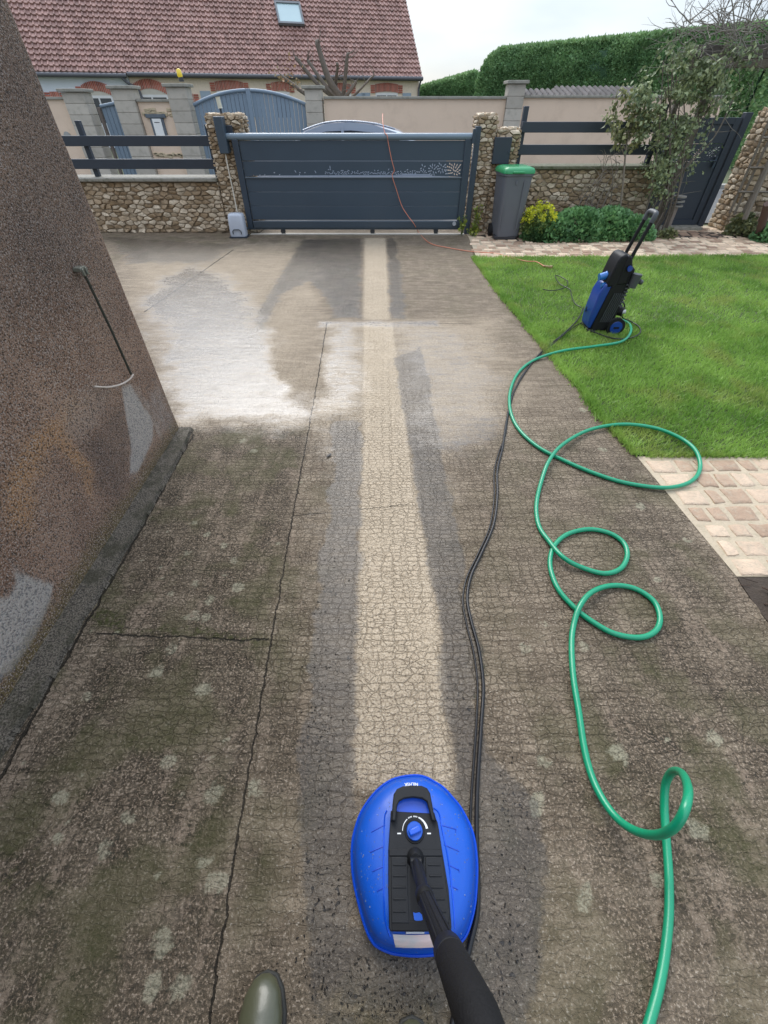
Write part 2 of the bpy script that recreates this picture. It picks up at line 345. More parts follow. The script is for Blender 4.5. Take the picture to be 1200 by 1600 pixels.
base = MIX(t, STEP(t, n_rw, .40, .60, 0, .7), base, (.12, .09, .058))
cl = MIX(t, STEP(t, n_hi, .3, .7), (.43, .345, .24), (.57, .47, .34)); cl = MIX(t, STEP(t, n_rw, .5, .66, 0, .35), cl, (.36, .28, .19))
c = MIX(t, A['clean'], base, cl)
c = MIX(t, STEP(t, n_gr, .49, .42, .0, .6), c, (.13, .095, .065)); c = MIX(t, STEP(t, n_gr, .56, .68, 0, .6), c, (.62, .56, .46))
dd = MIX(t, STEP(t, n_hi, .36, .62), (.015, .011, .006), (.068, .049, .029)); dd = MIX(t, STEP(t, n_gr, .53, .60, 0, .85), dd, (.30, .225, .16)); dd = MIX(t, STEP(t, n_gr, .49, .43, 0, .85), dd, (.012, .015, .01))  # dirt colours, lowered further to carry the shade of the foreground
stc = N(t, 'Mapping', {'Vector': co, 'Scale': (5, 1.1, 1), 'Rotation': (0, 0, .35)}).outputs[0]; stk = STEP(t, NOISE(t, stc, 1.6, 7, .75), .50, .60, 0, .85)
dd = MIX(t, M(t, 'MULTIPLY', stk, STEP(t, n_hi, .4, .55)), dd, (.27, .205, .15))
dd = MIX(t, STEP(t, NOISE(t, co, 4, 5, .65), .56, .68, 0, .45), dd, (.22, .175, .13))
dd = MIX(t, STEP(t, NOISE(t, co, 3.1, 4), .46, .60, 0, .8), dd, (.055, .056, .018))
df = M(t, 'MULTIPLY', A['dirt_shade'], STEP(t, M(t, 'ADD', n_md, M(t, 'MULTIPLY', n_hi, .5)), .45, .9, 1.0, .55))
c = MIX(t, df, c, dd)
c = MIX(t, M(t, 'MULTIPLY', A['moss'], STEP(t, n_hi, .35, .6)), c, (.045, .05, .012))
c = MIX(t, M(t, 'MULTIPLY', A['lich'], STEP(t, n_gr, .40, .52, .45, 1.0)), c, (.36, .34, .24))
c = MIX(t, M(t, 'MULTIPLY', crk, MIX(t, A['wet'], (.40, .40, .40), (.22, .22, .22))), c, MIX(t, 1.0, c, (.36, .31, .24), 'MULTIPLY'))
wcol = N(t, 'HueSaturation', {'Saturation': .95, 'Value': .50, 'Color': c}).outputs[0]
wetn = M(t, 'MULTIPLY', A['wet'], STEP(t, M(t, 'ADD', n_md, M(t, 'MULTIPLY', A['wet'], .4)), .45, .75, .55, 1.0))
c = MIX(t, wetn, c, wcol)
# joints and long cracks of the slab
spx = N(t, 'SeparateXYZ', {0: cw}); cX, cY = spx.outputs[0], spx.outputs[1]
wob = M(t, 'MULTIPLY', M(t, 'SUBTRACT', NOISE(t, co, 14, 4), .5), .03)
def segment(p0, p1, wd, wobble=1):
    ex, ey = p1[0]-p0[0], p1[1]-p0[1]; L = math.hypot(ex, ey); ex /= L; ey /= L
    dx = M(t, 'SUBTRACT', cX, p0[0]); dy = M(t, 'SUBTRACT', cY, p0[1])
    al = M(t, 'ADD', M(t, 'MULTIPLY', dx, ex), M(t, 'MULTIPLY', dy, ey))
    ac = M(t, 'SUBTRACT', M(t, 'MULTIPLY', dx, ey), M(t, 'MULTIPLY', dy, ex))
    ac = M(t, 'ABSOLUTE', M(t, 'ADD', ac, M(t, 'MULTIPLY', wob, wobble)))
    i = M(t, 'MULTIPLY', M(t, 'GREATER_THAN', al, 0), M(t, 'LESS_THAN', al, L))
    return M(t, 'MULTIPLY', STEP(t, ac, wd*.5, wd*1.1, 1, 0), i)
O0 = Vector((0, 0, 0)); jt = None
for p0, p1, wd, wo in (((511, 503), (497, 590), .0045, .6), ((497, 590), (455, 820), .004, .5), ((455, 820), (372, 1300), .0035, .35), ((372, 1300), (318, 1660), .0035, .5), ((459, 806), (510, 801), .003, .8), ((510, 503), (740, 506), .004, 1.0), ((150, 990), (420, 1001), .004, 1.2), ((303, 678), (200, 862), .006, .5), ((200, 862), (90, 1050), .006, .5), ((90, 1050), (-40, 1290), .006, .5), ((225, 488), (365, 390), .010, .6), ((563, 795), (640, 788), .002, 1)):
    a_, b_ = G(*p0), G(*p1); s_ = segment((a_.x, a_.y), (b_.x, b_.y), wd, wo); jt = s_ if jt is None else M(t, 'MAXIMUM', jt, s_)
c = MIX(t, M(t, 'MULTIPLY', jt, .9), c, (.02, .016, .01))
pit = M(t, 'MULTIPLY', STEP(t, NOISE(t, co, 65, 2, .4), .645, .67), M(t, 'MULTIPLY', A['wet'], STEP(t, NOISE(t, co, 5, 2), .5, .62)))
c = MIX(t, M(t, 'MULTIPLY', pit, .9), c, (.012, .011, .01))
t.links.new(c, b.inputs['Base Color'])
r = M(t, 'SUBTRACT', .74, M(t, 'MULTIPLY', wetn, .40)); t.links.new(M(t, 'MULTIPLY_ADD', wetn, .12, .38), b.inputs['Specular IOR Level']); r = M(t, 'SUBTRACT', r, M(t, 'MULTIPLY', M(t, 'MULTIPLY', A['shine'], STEP(t, n_md, .3, .6, .5, 1)), .16)); r = M(t, 'ADD', r, M(t, 'MULTIPLY', M(t, 'SUBTRACT', n_hi, .5), .18), clamp=True)
t.links.new(r, b.inputs['Roughness'])
b.inputs['IOR'].default_value = 1.4
coat = M(t, 'MULTIPLY', M(t, 'MAXIMUM', A['shine'], M(t, 'MULTIPLY', wetn, .30)), STEP(t, n_rw, .30, .62, .35, .75)); t.links.new(coat, b.inputs['Coat Weight']); b.inputs['Coat Roughness'].default_value = .11; b.inputs['Coat IOR'].default_value = 1.5
cbn = N(t, 'Bump', {'Height': n_rw, 'Strength': .35, 'Distance': .01}); t.links.new(cbn.outputs[0], b.inputs['Coat Normal'])
h = M(t, 'ADD', M(t, 'MULTIPLY', crk, -.75), M(t, 'MULTIPLY', n_hi, .7)); h = M(t, 'ADD', h, M(t, 'MULTIPLY', n_gr, .45)); h = M(t, 'SUBTRACT', h, M(t, 'MULTIPLY', jt, 1.6)); h = M(t, 'SUBTRACT', h, M(t, 'MULTIPLY', pit, .5))
bs = M(t, 'SUBTRACT', .9, M(t, 'MAXIMUM', M(t, 'MULTIPLY', wetn, .2), M(t, 'MULTIPLY', A['shine'], .74)))
bs = M(t, 'ADD', bs, M(t, 'MULTIPLY', A['dirt_shade'], .3))
bn = BUMP(t, b, h, 1.0, .009); t.links.new(bs, bn.inputs['Strength'])
drv = obj('driveway', (V, F, None), m, origin=(0, 0, 0), smooth=False, attrs={k: v.ravel() for k, v in dict(clean=clean, wet=wet, dirt_shade=dirt_shade, shine=shine, moss=moss, lich=lich).items()})
drv.data.polygons.foreach_set('use_smooth', np.ones(len(drv.data.polygons), dtype=bool))
tag(drv, kind='structure')

soil = surf('soil', (.055, .04, .028), .9, .4, 9, .9, 60)
asph = surf('asphalt', (.11, .11, .105), .7, .2, 3, .5, 160)
turf = surf('turf_soil', (.05, .075, .018), .9, .35, 12, .6, 90)
q = MB(); q.add([(-900, -900, -.03), (900, -900, -.03), (900, 900, -.03), (-900, 900, -.03)], [[0, 1, 2, 3]])
tag(obj('ground', q, surf('meadow', (.07, .085, .035), .9, .3, .3), origin=(0, 0, -.03)), kind='structure')
q = MB(); q.box((0, 11.9, -.02), (60, 4.6, .03)); tag(obj('street', q, asph), kind='structure')
q = MB(); q.box((0, 14.35, .005), (60, .3, .14)); tag(obj('street_kerb', q, surf('kerb_stone', (.3, .29, .26), .8, .15, 5, .4)), kind='structure')
m, t, b, co = newmat('gritty_cement'); gritm = m
g1 = NOISE(t, co, 150, 3, .7); g2 = NOISE(t, co, 7, 5, .7); c = MIX(t, STEP(t, g1, .40, .60), (.055, .045, .033), (.25, .215, .165)); c = MIX(t, STEP(t, g2, .48, .62, 0, .7), c, (.05, .048, .022)); t.links.new(c, b.inputs['Base Color']); b.inputs['Roughness'].default_value = .75; BUMP(t, b, M(t, 'ADD', g1, g2), 1, .02)
# kerb strip of cement at the foot of the house
q = MB(); wl = [G(*p) for p in ((303, 672), (283, 715), (262, 752), (233, 805), (200, 860), (165, 920), (130, 975), (85, 1060), (40, 1130), (0, 1192))]
R = crom([(p.x, p.y, 0) for p in wl] + [(-1.29, 0, 0), (-1.3, -1.5, 0)], 6)
for i in range(len(R)-1):
    a, c_ = R[i], R[i+1]; x0 = -1.42; ja = random.uniform(-.006, .006)
    q.add([(x0, a.y, .026), (a.x-.012, a.y, .024), (a.x+ja, a.y, -.01), (x0, c_.y, .026), (c_.x-.012, c_.y, .024), (c_.x+ja, c_.y, -.01)], [[0, 3, 4, 1], [1, 4, 5, 2]])
tag(obj('kerb_strip', q, gritm), kind='structure')

# ------------------------------------------------------------------ cobbles and rubble stone faces
def vcells(Wd, Hd, cw_, ch_, jit=.42):
    nx_ = max(1, int(round(Wd/cw_))); ny_ = max(1, int(round(Hd/ch_))); P = {}
    for j in range(-1, ny_+1):
        for i in range(-1, nx_+2):
            P[(i, j)] = ((i+.5+(.5 if j % 2 else 0)-.25+random.uniform(-jit, jit))*Wd/nx_/cw_, (j+.5+random.uniform(-jit, jit)*.8)*Hd/ny_/ch_)
    res = []
    for (i, j), p in P.items():
        if not (-1 <= i <= nx_ and 0 <= j < ny_): continue
        poly = [(0, 0), (Wd/cw_, 0), (Wd/cw_, Hd/ch_), (0, Hd/ch_)]
        for di in (-2, -1, 0, 1, 2):
            for dj in (-2, -1, 0, 1, 2):
                o = P.get((i+di, j+dj))
                if o is None or (di == 0 and dj == 0): continue
                mx_, my_ = (p[0]+o[0])/2, (p[1]+o[1])/2; ax, ay = o[0]-p[0], o[1]-p[1]
                new = []; n = len(poly)
                for k in range(n):
                    a, c_ = poly[k], poly[(k+1) % n]
                    da = (a[0]-mx_)*ax+(a[1]-my_)*ay; dc = (c_[0]-mx_)*ax+(c_[1]-my_)*ay
                    if da <= 0: new.append(a)
                    if (da < 0) != (dc < 0): s = da/(da-dc); new.append((a[0]+(c_[0]-a[0])*s, a[1]+(c_[1]-a[1])*s))
                poly = new
                if len(poly) < 3: break
            if len(poly) < 3: break
        if len(poly) >= 3: res.append([(a*cw_, c_*ch_) for a, c_ in poly])
    return res
def cobble(q, poly, fr, dep, gap, prof=((1, 0), (1.0, .6), (.95, .9), (.72, 1.0)), jz=.45, rough=.09, tilt=.28):
    cx = sum(p[0] for p in poly)/len(poly); cy = sum(p[1] for p in poly)/len(poly)
    pts = []
    n = len(poly)
    for k in range(n):
        a, c_ = poly[k], poly[(k+1) % n]; L = math.hypot(c_[0]-a[0], c_[1]-a[1]); m_ = max(1, min(3, int(L/(dep*1.2+.02))))
        for s in range(m_):
            f = s/m_; pts.append((a[0]+(c_[0]-a[0])*f, a[1]+(c_[1]-a[1])*f))
    sz = max(.01, min(max(p[0] for p in poly)-min(p[0] for p in poly), max(p[1] for p in poly)-min(p[1] for p in poly)))
    k0 = max(.5, 1-gap/sz*1.6)
    d = dep*random.uniform(1-jz, 1+jz); rr = []
    jt_ = [random.uniform(1-rough*1.6, 1.0) for _ in pts]
    tx, ty = random.uniform(-tilt, tilt), random.uniform(-tilt, tilt)
    for s, z in prof:
        ring = []
        for (x, y), j in zip(pts, jt_):
            # corners rounded towards the centre
            dx, dy = (x-cx)*s*k0*j, (y-cy)*s*k0*j
            ring.append(fr(cx+dx, cy+dy, d*z*(1+random.uniform(-rough, rough)*2)+(z > .4)*(dx*tx+dy*ty)))
        rr.append(ring)
    nn = len(pts); q.tint = random.random(); n0 = len(q.v)
    q.rings(rr, cap0=False, cap1=False)
    q.add([fr(cx, cy, d*1.02)], []); ci = len(q.v)-1; base_ = n0+(len(rr)-1)*nn
    for k in range(nn): q.f.append([base_+k, base_+(k+1) % nn, ci])
rub = surf('rubble_stone', (.44, .31, .18), .72, .45, 14, .9, 60, tint=.35, col2=(.50, .42, .31), grime=.35, gcol=(.16, .13, .085))
mort = surf('wall_mortar', (.27, .215, .15), .9, .3, 20, .8, 60)
capm = surf('coping_cement', (.27, .255, .215), .8, .25, 6, .6, 70, grime=.7, gcol=(.07, .075, .04))
def rubble(name, parent, x0, x1, y0, y1, z0, z1, faces='fbs', cw_=.125, ch_=.062, dep=.024):
    o = MB(); o.box(((x0+x1)/2, (y0+y1)/2, (z0+z1)/2), (x1-x0, y1-y0, z1-z0)); obj('core', o, mort, parent)
    q = MB()
    if 'f' in faces:
        for p in vcells(x1-x0, z1-z0, cw_, ch_): cobble(q, p, lambda a, c_, d: (x0+a, y0-d, z0+c_), dep, .003, rough=.12, tilt=.35)
    if 'b' in faces:
        for p in vcells(x1-x0, z1-z0, cw_*1.3, ch_*1.4): cobble(q, p, lambda a, c_, d: (x1-a, y1+d, z0+c_), dep, .011)
    if 's' in faces:
        for p in vcells(y1-y0, z1-z0, cw_, ch_): cobble(q, p, lambda a, c_, d: (x1+d, y0+a, z0+c_), dep, .011)
        for p in vcells(y1-y0, z1-z0, cw_, ch_): cobble(q, p, lambda a, c_, d: (x0-d, y1-a, z0+c_), dep, .011)
    if 't' in faces:
        for p in vcells(x1-x0, y1-y0, cw_, ch_*1.6): cobble(q, p, lambda a, c_, d: (x0+a, y0+c_, z1+d), dep*.8, .011)
    return obj('stonework', q, rub, parent, smooth=True)

FY = 8.72
wt = thing('stone_wall', 'low rubble stone wall with cement coping under the dark two-rail fence left of the gate', 'wall', (-4.9, FY+.15, 0))
rubble('w', wt, -7.6, -2.74, FY, FY+.36, 0, .70, 'fb', .13, .058)
q = MB(); q.box((-5.17, FY+.17, .735), (4.86, .5, .05)); obj('coping', q, capm, wt, bevel=.012)
wt = thing('stone_pillar', 'rubble stone gatepost pillar at the left end of the sliding gate', 'pillar', (-2.45, FY+.2, 0))
rubble('w', wt, -2.72, -2.2, FY, FY+.45, 0, 1.5, 'fbst', .11, .05)
wt = thing('stone_pillar', 'rubble stone pillar at the right end of the gate, stepped down around a dark meter box', 'pillar', (1.65, FY+.2, 0))
rubble('w', wt, 1.44, 1.73, FY, FY+.42, 0, 1.50, 'fbst', .11, .05)
lower = thing('meter_pillar', 'lower rubble stone block behind the grey wheelie bin holding the dark meter box', 'pillar', (1.9, FY+.2, 0))
rubble('w', lower, 1.75, 2.12, FY+.01, FY+.40, 0, 1.34, 'fbst', .11, .05)
anth = surf('anthracite_aluminium', (.032, .050, .072), .42, .12, 3, .05, 200, coat=.15)
anth2 = surf('anthracite_fence', (.030, .040, .055), .45, .12, 3, .05, 200)
q = MB(); pts = [AY(u, v, FY-.03) for u, v in ((772, 219), (800, 219), (796, 255), (767, 255))]
q.extr([(1.72, FY-.07, 1.255), (1.99, FY-.07, 1.255), (1.99, FY-.07, .935), (1.72, FY-.07, .935)], (0, .08, 0)); obj('meter_box_door', q, anth2, lower, bevel=.006)
q = MB(); q.box((1.965, FY-.075, 1.08), (.014, .014, .03)); obj('lock', q, anth, lower)
wt = thing('stone_wall', 'rubble stone wall behind the green ground cover, with mossy coping, right of the bin', 'wall', (3.3, FY+.2, 0))
rubble('w', wt, 2.14, 4.5, FY+.02, FY+.38, 0, .86, 'fb', .13, .058)
q = MB(); q.box((3.32, FY+.19, .885), (2.36, .46, .045)); obj('coping', q, surf('mossy_coping', (.14, .14, .09), .85, .3, 8, .7, 60, grime=.8, gcol=(.045, .06, .015)), wt, bevel=.012)
wt = thing('stone_pillar', 'tall rubble stone wall end right of the wicket gate, behind the wooden trellis', 'wall', (7.2, 9.0, 0))
rubble('w', wt, 6.05, 9.0, 8.85, 9.3, 0, 1.55, 'fst', .15, .07)

# fences on the walls
def railfence(label, x0, x1, posts, z1, z2, ztop):
    f = thing('rail_fence', label, 'fence', ((x0+x1)/2, FY+.12, posts[0][1]))
    for xq, zb, zt in posts:
        q = MB(); q.box((xq, FY+.15, (zb+zt)/2), (.075, .075, zt-zb)); obj('post', q, anth2, f, bevel=.006)
    for z in (z1, z2):
        q = MB(); q.box(((x0+x1)/2, FY+.085, z), (x1-x0, .05, .125)); obj('rail', q, anth2, f, bevel=.006)
railfence('dark metal fence of two wide rails on the low wall left of the gate', -7.6, -2.72, [(-4.76, .76, 1.44), (-2.76, .76, 1.40), (-7.2, .76, 1.44)], 1.205, .925, 1.4)
railfence('dark two-rail metal fence right of the bin, ending behind the climbing shrub', 2.14, 4.45, [(2.175, .91, 1.60), (4.3, .91, 1.62)], 1.365, 1.10, 1.6)

# ------------------------------------------------------------------ sliding gate
GY = FY-.14
gt = thing('sliding_gate', 'dark blue-grey sliding driveway gate with a band of leaf shaped cutouts', 'gate', (-.45, GY, 0))
gx0, gx1 = -2.34, 1.36
q = MB(); q.tube([(gx0-.12, GY, 1.265), (gx1, GY, 1.265)], .042, 16); obj('top_rail', q, surf('gate_rail', (.16, .22, .27), .38, .1, 3, coat=.3), gt, smooth=True)
q = MB(); q.box((gx0+.045, GY, .665), (.09, .07, 1.14)); obj('side_frame', q, anth, gt, bevel=.006)
q = MB(); q.box((gx1-.055, GY, .665), (.11, .07, 1.14)); obj('side_frame', q, anth, gt, bevel=.006)
q = MB(); q.box(((gx0+gx1)/2, GY, .145), (gx1-gx0-.2, .08, .10)); q.box(((gx0+gx1)/2-.15, GY, .085), (gx1-gx0+.3, .05, .03)); obj('bottom_rail', q, surf('gate_lower', (.045, .065, .085), .4, .1, 3, coat=.2), gt, bevel=.008)
pm = surf('gate_panel', (.042, .066, .092), .45, .14, 1.5, .04, 220, coat=.1)
q = MB(); q.box(((gx0+gx1)/2, GY+.008, 1.10), (gx1-gx0-.2, .025, .238)); obj('upper_panel', q, pm, gt, bevel=.004)
for k in range(3):
    q = MB(); q.box(((gx0+gx1)/2, GY+.008, .305+k*.189), (gx1-gx0-.2, .025, .186)); obj('lower_panel', q, pm, gt, bevel=.003)
q = MB(); q.box(((gx0+gx1)/2, GY-.012, .775), (gx1-gx0-.2, .02, .012)); obj('trim', q, surf('trim_light', (.13, .17, .21), .4), gt)
def cutpanel(name, x0, x1, z0, z1, y, holes, mat, parent):
    cu = bpy.data.curves.new(name, 'CURVE'); cu.dimensions = '2D'; cu.fill_mode = 'BOTH'; cu.extrude = .008
    def spl(pts):
        s = cu.splines.new('POLY'); s.points.add(len(pts)-1)
        for i, p in enumerate(pts): s.points[i].co = (p[0], p[1], 0, 1)
        s.use_cyclic_u = True
    spl([(x0, z0), (x1, z0), (x1, z1), (x0, z1)])
    for cx, cz, L, W_, a in holes:
        pts = []
        for k in range(8):
            th = 2*math.pi*k/8; u, v_ = L/2*math.cos(th), W_/2*math.sin(th)*(1 if k % 4 else 1)
            pts.append((cx+u*math.cos(a)-v_*math.sin(a), cz+u*math.sin(a)+v_*math.cos(a)))
        spl(pts[::-1])
    o = link(bpy.data.objects.new('tmp', cu)); dg = bpy.context.evaluated_depsgraph_get()
    me = bpy.data.meshes.new_from_object(o.evaluated_get(dg)); bpy.data.objects.remove(o)
    V = np.zeros(len(me.vertices)*3); me.vertices.foreach_get('co', V); V = V.reshape(-1, 3)
    V = np.stack([V[:, 0], V[:, 2]+y, V[:, 1]], -1); F = [list(p.vertices) for p in me.polygons]
    return obj(name, (V, F, None), mat, parent)
holes = []; used = []
def tryhole(x, z, L, W_, a, lo, hi):
    if not (lo[0] < x < hi[0] and lo[1] < z < hi[1]): return
    e = abs(math.sin(a))*L/2+.006; ex_ = abs(math.cos(a))*L/2+.006
    if z-e < lo[1] or z+e > hi[1] or x-ex_ < lo[0] or x+ex_ > hi[0]: return
    for h_ in used:
        if math.hypot(h_[0]-x, h_[1]-z) < (h_[2]+L)*.36: return
    used.append((x, z, L)); holes.append((x, z, L, W_, a))
lo, hi = (gx0+.1, .785), (gx1-.11, .972)
rnd = random.Random(3)
for cx, cz, R_ in ((1.12, .845, .15), (.92, .90, .09), (.78, .87, .07), (.62, .9, .05)):
    for ring in range(1, 6):
        rr = ring*.031
        if rr > R_: break
        nn = int(5+ring*3)
        for k in range(nn):
            a = 2*math.pi*(k+.5*(ring % 2))/nn; tryhole(cx+rr*math.cos(a), cz+rr*math.sin(a), .034, .015, a, lo, hi)
for k in range(420):
    x = rnd.uniform(-.95, 1.2); tryhole(x, .815+abs(rnd.gauss(0, .018))+max(0, x-.3)*.05, rnd.uniform(.020, .036), .012, rnd.choice([.5, 1.0, 2.2, 0, .2, 2.8]), lo, hi)
for x, z, L, a in ((-2.1, .80, .016, .1), (-2.0, .803, .02, .7), (-1.92, .808, .02, .6), (-1.76, .835, .022, 0), (-1.68, .81, .02, .5), (-1.42, .85, .035, 2.1), (-1.35, .835, .02, 0), (-1.36, .81, .02, 1), (-1.27, .835, .02, .2), (-1.1, .845, .035, 2.1), (-.95, .82, .02, .3), (-.86, .90, .04, 1.6), (-.8, .83, .03, 1)):
    tryhole(x, z, L*1.2, .014, a, lo, hi)
cutpanel('cutout_panel', gx0+.1, gx1-.1, .782, .976, GY+.008, holes, pm, gt)
for x in (-1.75, -.2, .9):
    q = MB(); q.cyl((x, GY-.02, .045), (x, GY+.02, .045), .04, 16); obj('roller', q, surf('roller', (.03, .03, .03), .6), gt, smooth=True)
q = MB(); q.cyl((gx1-.16, GY-.06, .16), (gx1-.16, GY-.03, .16), .03, 14); obj('end_cap', q, surf('grey_cap', (.4, .42, .44), .4), gt, smooth=True)
pt_ = thing('gate_post', 'dark metal guide post at the right end of the sliding gate', 'post', (1.43, GY+.04, 0))
q = MB(); q.box((1.44, GY+.06, .69), (.085, .09, 1.38)); obj('post', q, anth, pt_, bevel=.006)
q = MB(); q.box((1.37, GY-.055, 1.27), (.05, .03, .17)); obj('guide', q, anth, pt_, bevel=.005)
pt_ = thing('gate_receiver', 'dark box shaped gate receiver on the left stone pillar, level with the gate top rail', 'gate fitting', (-2.45, GY, 1.08))
q = MB(); q.box((-2.475, GY+.0, 1.28), (.135, .16, .42)); obj('housing', q, surf('receiver_grey', (.05, .075, .10), .4, .1, 3), pt_, bevel=.01)
q = MB(); q.box((-2.37, GY+.07, 1.33), (.10, .06, .12)); obj('bracket', q, anth2, pt_, bevel=.005)
mo = thing('gate_motor', 'pale grey gate motor box on the ground at the left end of the gate', 'gate motor', (-2.5, 8.42, 0))
ring = lambda z, s, dy=0: [(-2.46+s*.135*math.copysign(abs(math.cos(a))**.45, math.cos(a)), 8.36+dy+s*.10*math.copysign(abs(math.sin(a))**.45, math.sin(a)), z) for a in [2*math.pi*k/28 for k in range(28)]]
q = MB(); q.rings([ring(.02, .96), ring(.05, 1), ring(.22, .97, .01), ring(.30, .93, .02), ring(.325, .84, .02), ring(.335, .6, .02)]); obj('cover', q, surf('motor_cover', (.46, .50, .56), .4, .06, 3, coat=.2), mo, smooth=True)
q = MB(); q.tube([(-2.53, 8.255, .06), (-2.53, 8.253, .10), (-2.50, 8.25, .125), (-2.42, 8.25, .125), (-2.39, 8.253, .10), (-2.39, 8.255, .06)], .008, 8); obj('seam', q, surf('dark_seam', (.08, .09, .1), .5), mo, smooth=True)
q = MB(); q.box((-2.46, 8.36, .01), (.29, .22, .025)); obj('base', q, anth2, mo)
q = MB(); q.box((-2.60, 8.40, .235), (.09, .012, .02)); obj('release_key', q, surf('key_beige', (.5, .42, .32), .5), mo)
q = MB(); q.tube(crom([(-2.475, GY-.03, 1.08), (-2.472, GY-.05, .9), (-2.468, GY-.05, .6), (-2.46, GY-.08, .33)], 5), .010, 8)
tag(obj('conduit', q, surf('white_conduit', (.6, .56, .47), .5), smooth=True), 'thin white conduit running down the stone pillar to the gate motor', 'conduit')
an = thing('lamp', 'small pale lamp on a short stalk on top of the left stone pillar', 'lamp', (-2.52, FY+.1, 1.52))
q = MB(); q.cyl((-2.49, FY+.1, 1.5), (-2.49, FY+.1, 1.58), .018, 10); obj('stalk', q, anth2, an)
q = MB(); q.cyl((-2.49, FY+.1, 1.575), (-2.50, FY+.1, 1.70), .032, 14); obj('lamp_cover', q, surf('lamp_cream', (.62, .6, .48), .4), an, smooth=True, bevel=.006)
q = MB(); q.box((-.46, GY-.02, .004), (3.7, .09, .02)); tag(obj('gate_track', q, surf('track', (.4, .38, .33), .6, .3, 6)), 'pale ground rail under the sliding gate', 'rail')

# ------------------------------------------------------------------ wicket gate
wk = thing('wicket_gate', 'dark pedestrian gate leaf with flower shaped cutouts right of the climbing shrub', 'gate', (5.3, 9.05, 0))
WY = 9.1; wx0, wx1 = 4.62, 5.68
q = MB(); q.box((wx0+.05, WY, .76), (.10, .06, 1.42)); q.box((wx1-.05, WY, .76), (.10, .06, 1.42)); q.box(((wx0+wx1)/2, WY, 1.43), (wx1-wx0-.2, .06, .08)); q.box(((wx0+wx1)/2, WY, .09), (wx1-wx0-.2, .06, .08)); obj('leaf_frame', q, anth2, wk, bevel=.005)
q = MB(); q.box(((wx0+wx1)/2, WY+.005, 1.275), (wx1-wx0-.2, .03, .23)); obj('upper_panel', q, anth2, wk, bevel=.004)
q = MB(); q.box(((wx0+wx1)/2, WY+.005, .53), (wx1-wx0-.2, .03, .80)); obj('lower_panel', q, anth2, wk, bevel=.004)
holes = []; used = []; lo, hi = (wx0+.1, .94), (wx1-.1, 1.155)
for cx, cz, R_ in ((4.93, 1.03, .07), (5.46, 1.08, .1), (5.2, 1.02, .06)):
    for ring_ in range(1, 4):
        rr = ring_*.034
        if rr > R_: break
        nn = int(4+ring_*4)
        for k in range(nn):
            a = 2*math.pi*(k+.5*(ring_ % 2))/nn; tryhole(cx+rr*math.cos(a), cz+rr*math.sin(a), .036, .014, a, lo, hi)
for k in range(40): tryhole(rnd.uniform(4.75, 5.55), rnd.uniform(.96, 1.12), .03, .011, rnd.uniform(0, 3), lo, hi)
cutpanel('cutout_panel', wx0+.1, wx1-.1, .935, 1.155, WY+.008, holes, anth2, wk)
q = MB(); q.box((wx1-.16, WY-.05, .93), (.035, .03, .14)); q.tube([(wx1-.16, WY-.06, .95), (wx1-.16, WY-.09, .95), (wx1-.28, WY-.09, .95)], .009, 8); obj('handle', q, anth, wk, smooth=True)
q = MB(); q.box((wx1+.07, WY, .78), (.11, .11, 1.50)); q2 = obj('gate_post', q, anth2, bevel=.006); tag(q2, 'dark square metal post on the right side of the wicket gate', 'post')
q = MB(); q.box((5.1, 9.0, .02), (1.2, .28, .06)); tag(obj('doorstep', q, capm, bevel=.01), 'pale stone threshold under the wicket gate', 'step')

# ------------------------------------------------------------------ wheelie bin
bn_ = thing('wheelie_bin', 'grey wheelie bin with a green lid against the stone wall right of the gate', 'bin', (2.03, 8.32, 0))
def rr_ring(cx, cy, z, wx, wy, n=32, e=.25, rot=0):
    R_ = []
    for k in range(n):
        a = 2*math.pi*(k+.5)/n; c_, s_ = math.cos(a), math.sin(a)
        x = wx/2*math.copysign(abs(c_)**e, c_); y = wy/2*math.copysign(abs(s_)**e, s_)
        R_.append((cx+x*math.cos(rot)-y*math.sin(rot), cy+x*math.sin(rot)+y*math.cos(rot), z))
    return R_
br = math.radians(6); bx_, by_ = 2.03, 8.32
bing = surf('bin_grey', (.115, .125, .145), .5, .1, 3, .1, 150)
q = MB(); q.rings([rr_ring(bx_, by_, .05, .36, .40, rot=br), rr_ring(bx_, by_, .12, .385, .43, rot=br), rr_ring(bx_, by_, .80, .45, .50, rot=br), rr_ring(bx_, by_, .835, .455, .505, rot=br), rr_ring(bx_, by_, .84, .48, .53, rot=br), rr_ring(bx_, by_, .875, .48, .53, rot=br)]); obj('body', q, bing, bn_, smooth=True)
q = MB(); q.box((bx_-.125, by_-.245, .47), (.012, .012, .62)); q.box((bx_+.12, by_-.245, .47), (.012, .012, .62)); q.box((bx_, by_-.25, .76), (.03, .02, .05)); obj('rib', q, bing, bn_, bevel=.003)
gl = surf('bin_green', (.025, .28, .10), .42, .12, 5, .05, 100, coat=.2)
q = MB(); q.rings([rr_ring(bx_, by_, .868, .50, .55, rot=br), rr_ring(bx_, by_, .90, .50, .55, rot=br), rr_ring(bx_, by_-.005, .93, .46, .49, rot=br), rr_ring(bx_, by_, .945, .36, .38, rot=br), rr_ring(bx_, by_, .935, .2, .22, rot=br)]); obj('lid', q, gl, bn_, smooth=True)
q = MB(); q.box((bx_, by_-.285, .885), (.18, .035, .022)); obj('lid_handle', q, gl, bn_, bevel=.006)
for s in (-1, 1):
    q = MB(); q.cyl((bx_+s*.19, by_+.12, .09), (bx_+s*.245, by_+.12, .09), .09, 24); obj('wheel', q, surf('rubber_black', (.015, .015, .016), .7), bn_, smooth=True)
q = MB(); q.box((bx_-.02, by_-.12, .035), (.36, .16, .05)); obj('foot', q, surf('bin_dark', (.03, .03, .035), .6), bn_, bevel=.008)
